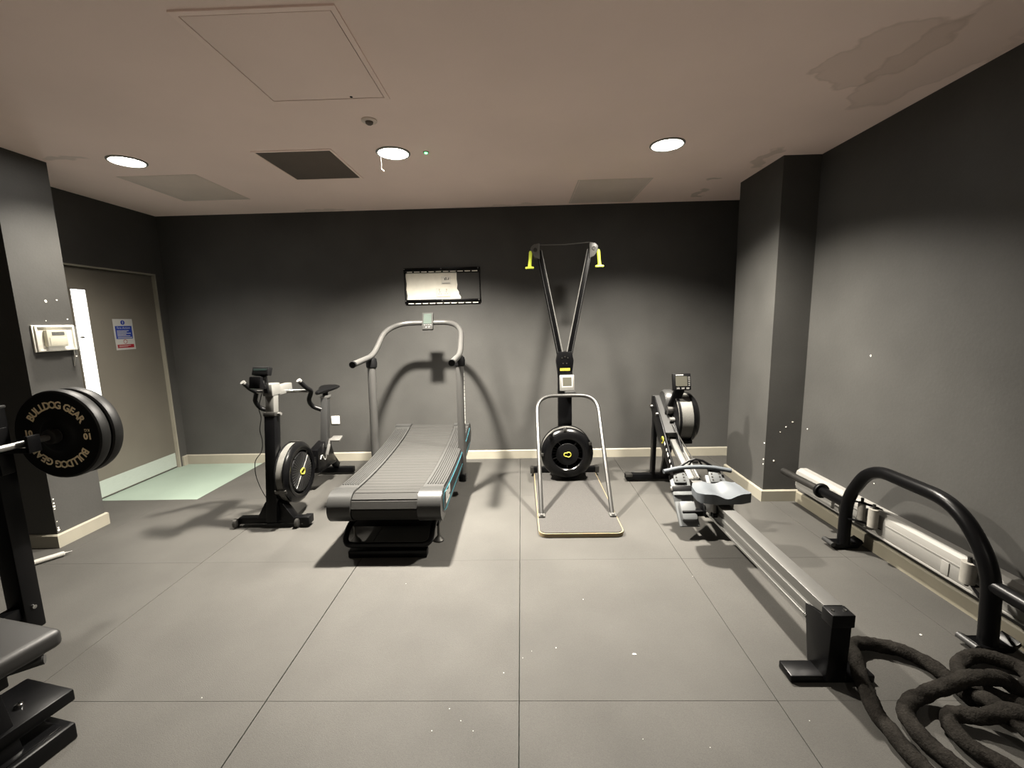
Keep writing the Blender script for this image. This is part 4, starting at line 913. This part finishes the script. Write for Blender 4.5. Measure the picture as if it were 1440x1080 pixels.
# ------------------------------------------------------------------ barbell, plates, rack, bench
BXR, BZ = -2.315, 0.948
t = thing('barbell', 'steel barbell racked at the left, running toward the camera', 'barbell', (BXR, 1.4, 0))
wpart('shaft', one(cyl, (BXR, 0.72, BZ), (BXR, 2.03, BZ), 0.0145, n=16), 'steel', t)
for s, y0 in ((1, 2.03), (-1, 0.72)):
    b = BM(); lathe(b, [(0, -0.03), (0.024, -0.03), (0.036, -0.026), (0.038, 0.0), (0.030, 0.004), (0, 0.004)], (BXR, y0, BZ), (0, s, 0), 24); wpart('collar', b, 'dull_steel', t)
    b = BM(); lathe(b, [(0, 0), (0.0240, 0), (0.0240, 0.325), (0.022, 0.333), (0, 0.333)], (BXR, y0, BZ), (0, s, 0), 24); wpart('sleeve', b, 'dull_steel', t)
def weight_plate(y0, label, lettering):
    t = thing('weight_plate', label, 'weight plate', (BXR, y0, BZ), group='black bumper plates on the barbell')
    th = 0.062; r_ = 0.225
    b = BM(); lathe(b, [(0.026, 0.0), (0.030, -0.004), (0.075, -0.004), (0.084, 0.0), (0.098, 0.008), (0.150, 0.008), (0.190, 0.004), (0.214, 0.002), (0.222, 0.008), (r_, 0.018), (r_, th-0.018), (0.222, th-0.008), (0.214, th-0.002), (0.10, th-0.006), (0.084, th), (0.026, th)], (0, 0, 0), (0, 1, 0), 64, True)
    d_ = lpart('disc', b, 'bumper_rubber', t, sharp=30)
    b = BM(); lathe(b, [(0.0255, -0.007), (0.034, -0.007), (0.034, 0.0), (0.0255, 0.0)], (0, 0, 0), (0, 1, 0), 28, True); lpart('hub_ring', b, 'steel', t)
    if not lettering: return
    M0 = Matrix(((1, 0, 0, 0), (0, 0, 1, 0), (0, 1, 0, 0), (0, 0, 0, 1)))   # text plane xy -> room xz
    def put(b, s, rad, ang0, size, step):
        n = len(s)
        widths = {'I': 0.5, ' ': 0.55, 'L': 0.9, 'J': 0.8}
        tot = sum(widths.get(c, 1.0) for c in s); a = ang0 + step*tot/2
        for c in s:
            wd = widths.get(c, 1.0); a -= step*wd/2
            if c != ' ':
                g = text_bm(c, size, bold=0.0016)
                g.transform(Matrix.Rotation(R(a-90), 4, 'Z') @ Matrix.Translation((0, rad, 0)) @ Matrix.Diagonal((0.92, 1, 1, 1)))
                merge(b, g)
            a -= step*wd/2
    tb = BM()
    put(tb, 'BULLDOG GEAR', 0.150, 88, 0.052, 11.0); put(tb, 'BULLDOG GEAR', 0.150, 268, 0.052, 11.0)
    for a in (0, 180):
        g = text_bm('10', 0.044, bold=0.0016); g.transform(Matrix.Rotation(R(180 if a == 0 else 0), 4, 'Z') @ Matrix.Translation((-0.150, 0.008, 0))); merge(tb, g)
        g = text_bm('KG', 0.020); g.transform(Matrix.Rotation(R(180 if a == 0 else 0), 4, 'Z') @ Matrix.Translation((-0.150, -0.022, 0))); merge(tb, g)
    # thicken the strokes a little and lay on the raised ring
    tb.transform(Matrix.Translation((0, 0.0066, 0)) @ M0)
    ex = bmesh.ops.extrude_face_region(tb, geom=tb.faces[:])
    for v in [g for g in ex['geom'] if isinstance(g, bmesh.types.BMVert)]: v.co.y -= 0.0012
    link('lettering', tb, 'gold_print', d_)
weight_plate(2.042, 'black bumper plate with gold lettering facing the camera', True)
weight_plate(2.112, 'plain black bumper plate behind the gold lettered one', False)

t = thing('bench_rack', 'black steel upright of the rack holding the barbell', 'rack', (-2.46, 1.9, 0))
b = BM(); box2(b, (-2.515, 1.862, 0.0), (-2.425, 1.942, 1.115), bev=0.006); up = wpart('upright', b, 'black_metal', t)
wpart('upright_cap', one(box2, (-2.517, 1.860, 1.110), (-2.423, 1.944, 1.122), bev=0.003), 'grey_plastic', up)
wpart('bolt', one(lathe, [(0.012, 0), (0.010, 0.008), (0, 0.010)], (-2.425, 1.90, 0.12), (1, 0, 0), 14), 'chrome', up)
b = BM(); box2(b, (-2.43, 1.875, 0.80), (-2.418, 1.93, 1.02), bev=0.003); box2(b, (-2.42, 1.875, 0.905), (-2.27, 1.93, 0.932), bev=0.003); box2(b, (-2.285, 1.875, 0.905), (-2.268, 1.93, 0.985), bev=0.003); hk = wpart('bar_hook', b, 'black_metal', t)
wpart('hook_liner', one(box2, (-2.415, 1.873, 0.9315), (-2.285, 1.932, 0.9335)), 'roller_pad', hk)
b = BM(); box2(b, (-2.95, 1.865, 0.0), (-2.43, 1.94, 0.06), bev=0.006); wpart('base_bar', b, 'black_metal', t)
b = BM(); box2(b, (-2.515, 0.85, 0.0), (-2.425, 0.93, 1.115), bev=0.006); wpart('upright', b, 'black_metal', t)
b = BM(); box2(b, (-2.50, 0.93, 0.08), (-2.44, 1.862, 0.14), bev=0.005); wpart('cross_bar', b, 'black_metal', t)

ang = R(-12)
t = thing('weight_bench', 'dark padded weight bench at the lower left corner', 'bench', (-1.60, 1.325, 0), ang)
# own axes: x = along the bench (end at 0), y = across (far edge at 0)
b = BM(); box2(b, (-1.15, -0.29, 0.385), (0.0, 0.0, 0.450), bev=0.022, seg=4); lpart('pad', b, 'vinyl_pad', t, sharp=60)
b = BM(); box2(b, (-1.10, -0.25, 0.366), (-0.04, -0.04, 0.386), bev=0.002); lpart('pad_board', b, 'black_plastic', t)
b = BM(); box2(b, (-1.12, -0.185, 0.295), (-0.10, -0.105, 0.366), bev=0.006); lpart('spine', b, 'black_metal', t)
b = BM(); beam(b, (-0.20, -0.145, 0.33), (-0.115, -0.145, 0.05), 0.07, 0.07, 0.005, up=(1, 0, 0)); lpart('leg', b, 'black_metal', t)
b = BM(); beam(b, (-1.0, -0.145, 0.33), (-1.05, -0.145, 0.05), 0.07, 0.07, 0.005, up=(1, 0, 0)); lpart('leg', b, 'black_metal', t)
b = BM(); box2(b, (-0.16, -0.42, 0.0), (-0.035, 0.005, 0.062), bev=0.006); fb = lpart('foot_bar', b, 'black_metal', t)
b = BM(); box2(b, (-0.157, -0.33, 0.062), (-0.06, -0.02, 0.066), bev=0.001); lpart('foot_plate', b, 'dull_steel' if False else 'black_gloss', fb)
b = BM(); box2(b, (-0.33, -0.20, 0.105), (-0.09, 0.045, 0.150), bev=0.005); br = lpart('leg_bracket', b, 'black_metal', t)
lpart('bolt', one(lathe, [(0.014, 0), (0.012, 0.010), (0.006, 0.012), (0, 0.012)], (-0.19, -0.055, 0.150), (0, 0, 1), 14), 'chrome', br)
b = BM(); box2(b, (-1.12, -0.42, 0.0), (-1.0, 0.10, 0.062), bev=0.006); lpart('foot_bar', b, 'black_metal', t)
b = BM(); cyl(b, (-0.16, -0.145, 0.34), (-0.06, -0.03, 0.34), 0.016, n=12); lpart('adjust_pin', b, 'grey_plastic', t)

for o in bpy.data.objects:
    if o.parent is not None and o.name.split('.')[0] in ('post_lettering', 'side_logo', 'arm_lettering', 'lettering', 'text_lines', 'case_lettering', 'heading', 'peg_hole'): o['kind'] = 'stuff'
# ------------------------------------------------------------------ small things on the floor
t = thing('plastic_tube', 'white plastic tube with a tapered tip lying by the pillar', 'tube', (-3.06, 2.53, 0.0))
p0, p1 = V((-3.13, 2.43, 0.018)), V((-3.018, 2.585, 0.018)); dd = (p1-p0).normalized()
wpart('barrel', one(tube, [p0, p0+dd*0.004, p1-dd*0.004, p1], [0.012, 0.016, 0.016, 0.012], 14), 'white_plastic', t)
wpart('tip', one(tube, [p1-dd*0.002, p1+dd*0.012, p1+dd*0.035], [0.011, 0.006, 0.003], 10), 'silver_plastic', t)
b = BM()
fl = [(0.47, 1.72), (0.13, 1.76), (0.02, 1.74), (-0.02, 1.70), (-0.30, 1.45), (-0.35, 1.36), (-0.20, 1.36), (-0.25, 1.40), (0.40, 1.33), (-0.68, 2.25), (0.95, 2.3), (-0.55, 1.22), (0.62, 1.3), (-0.1, 1.62), (0.3, 2.1), (1.8, 1.83), (-1.3, 1.5), (1.02, 1.40)]
for i, (x, yy) in enumerate(fl):
    s = 0.0075 if i == 0 else (0.007 if i == 15 else random.uniform(0.0018, 0.0038)); n = 5; a0 = random.random()*6
    prism(b, [(x+s*(1.6 if i == 0 else 1)*math.cos(a0+2*math.pi*k/n)*random.uniform(0.6, 1), yy+s*math.sin(a0+2*math.pi*k/n)*random.uniform(0.6, 1), 0.0004) for k in range(n)], (0, 0, 0.0012))
d_ = link('floor_debris', b, 'white_print'); d_['kind'] = 'stuff'; d_['label'] = 'tiny white specks of debris scattered on the rubber floor'; d_['category'] = 'debris'
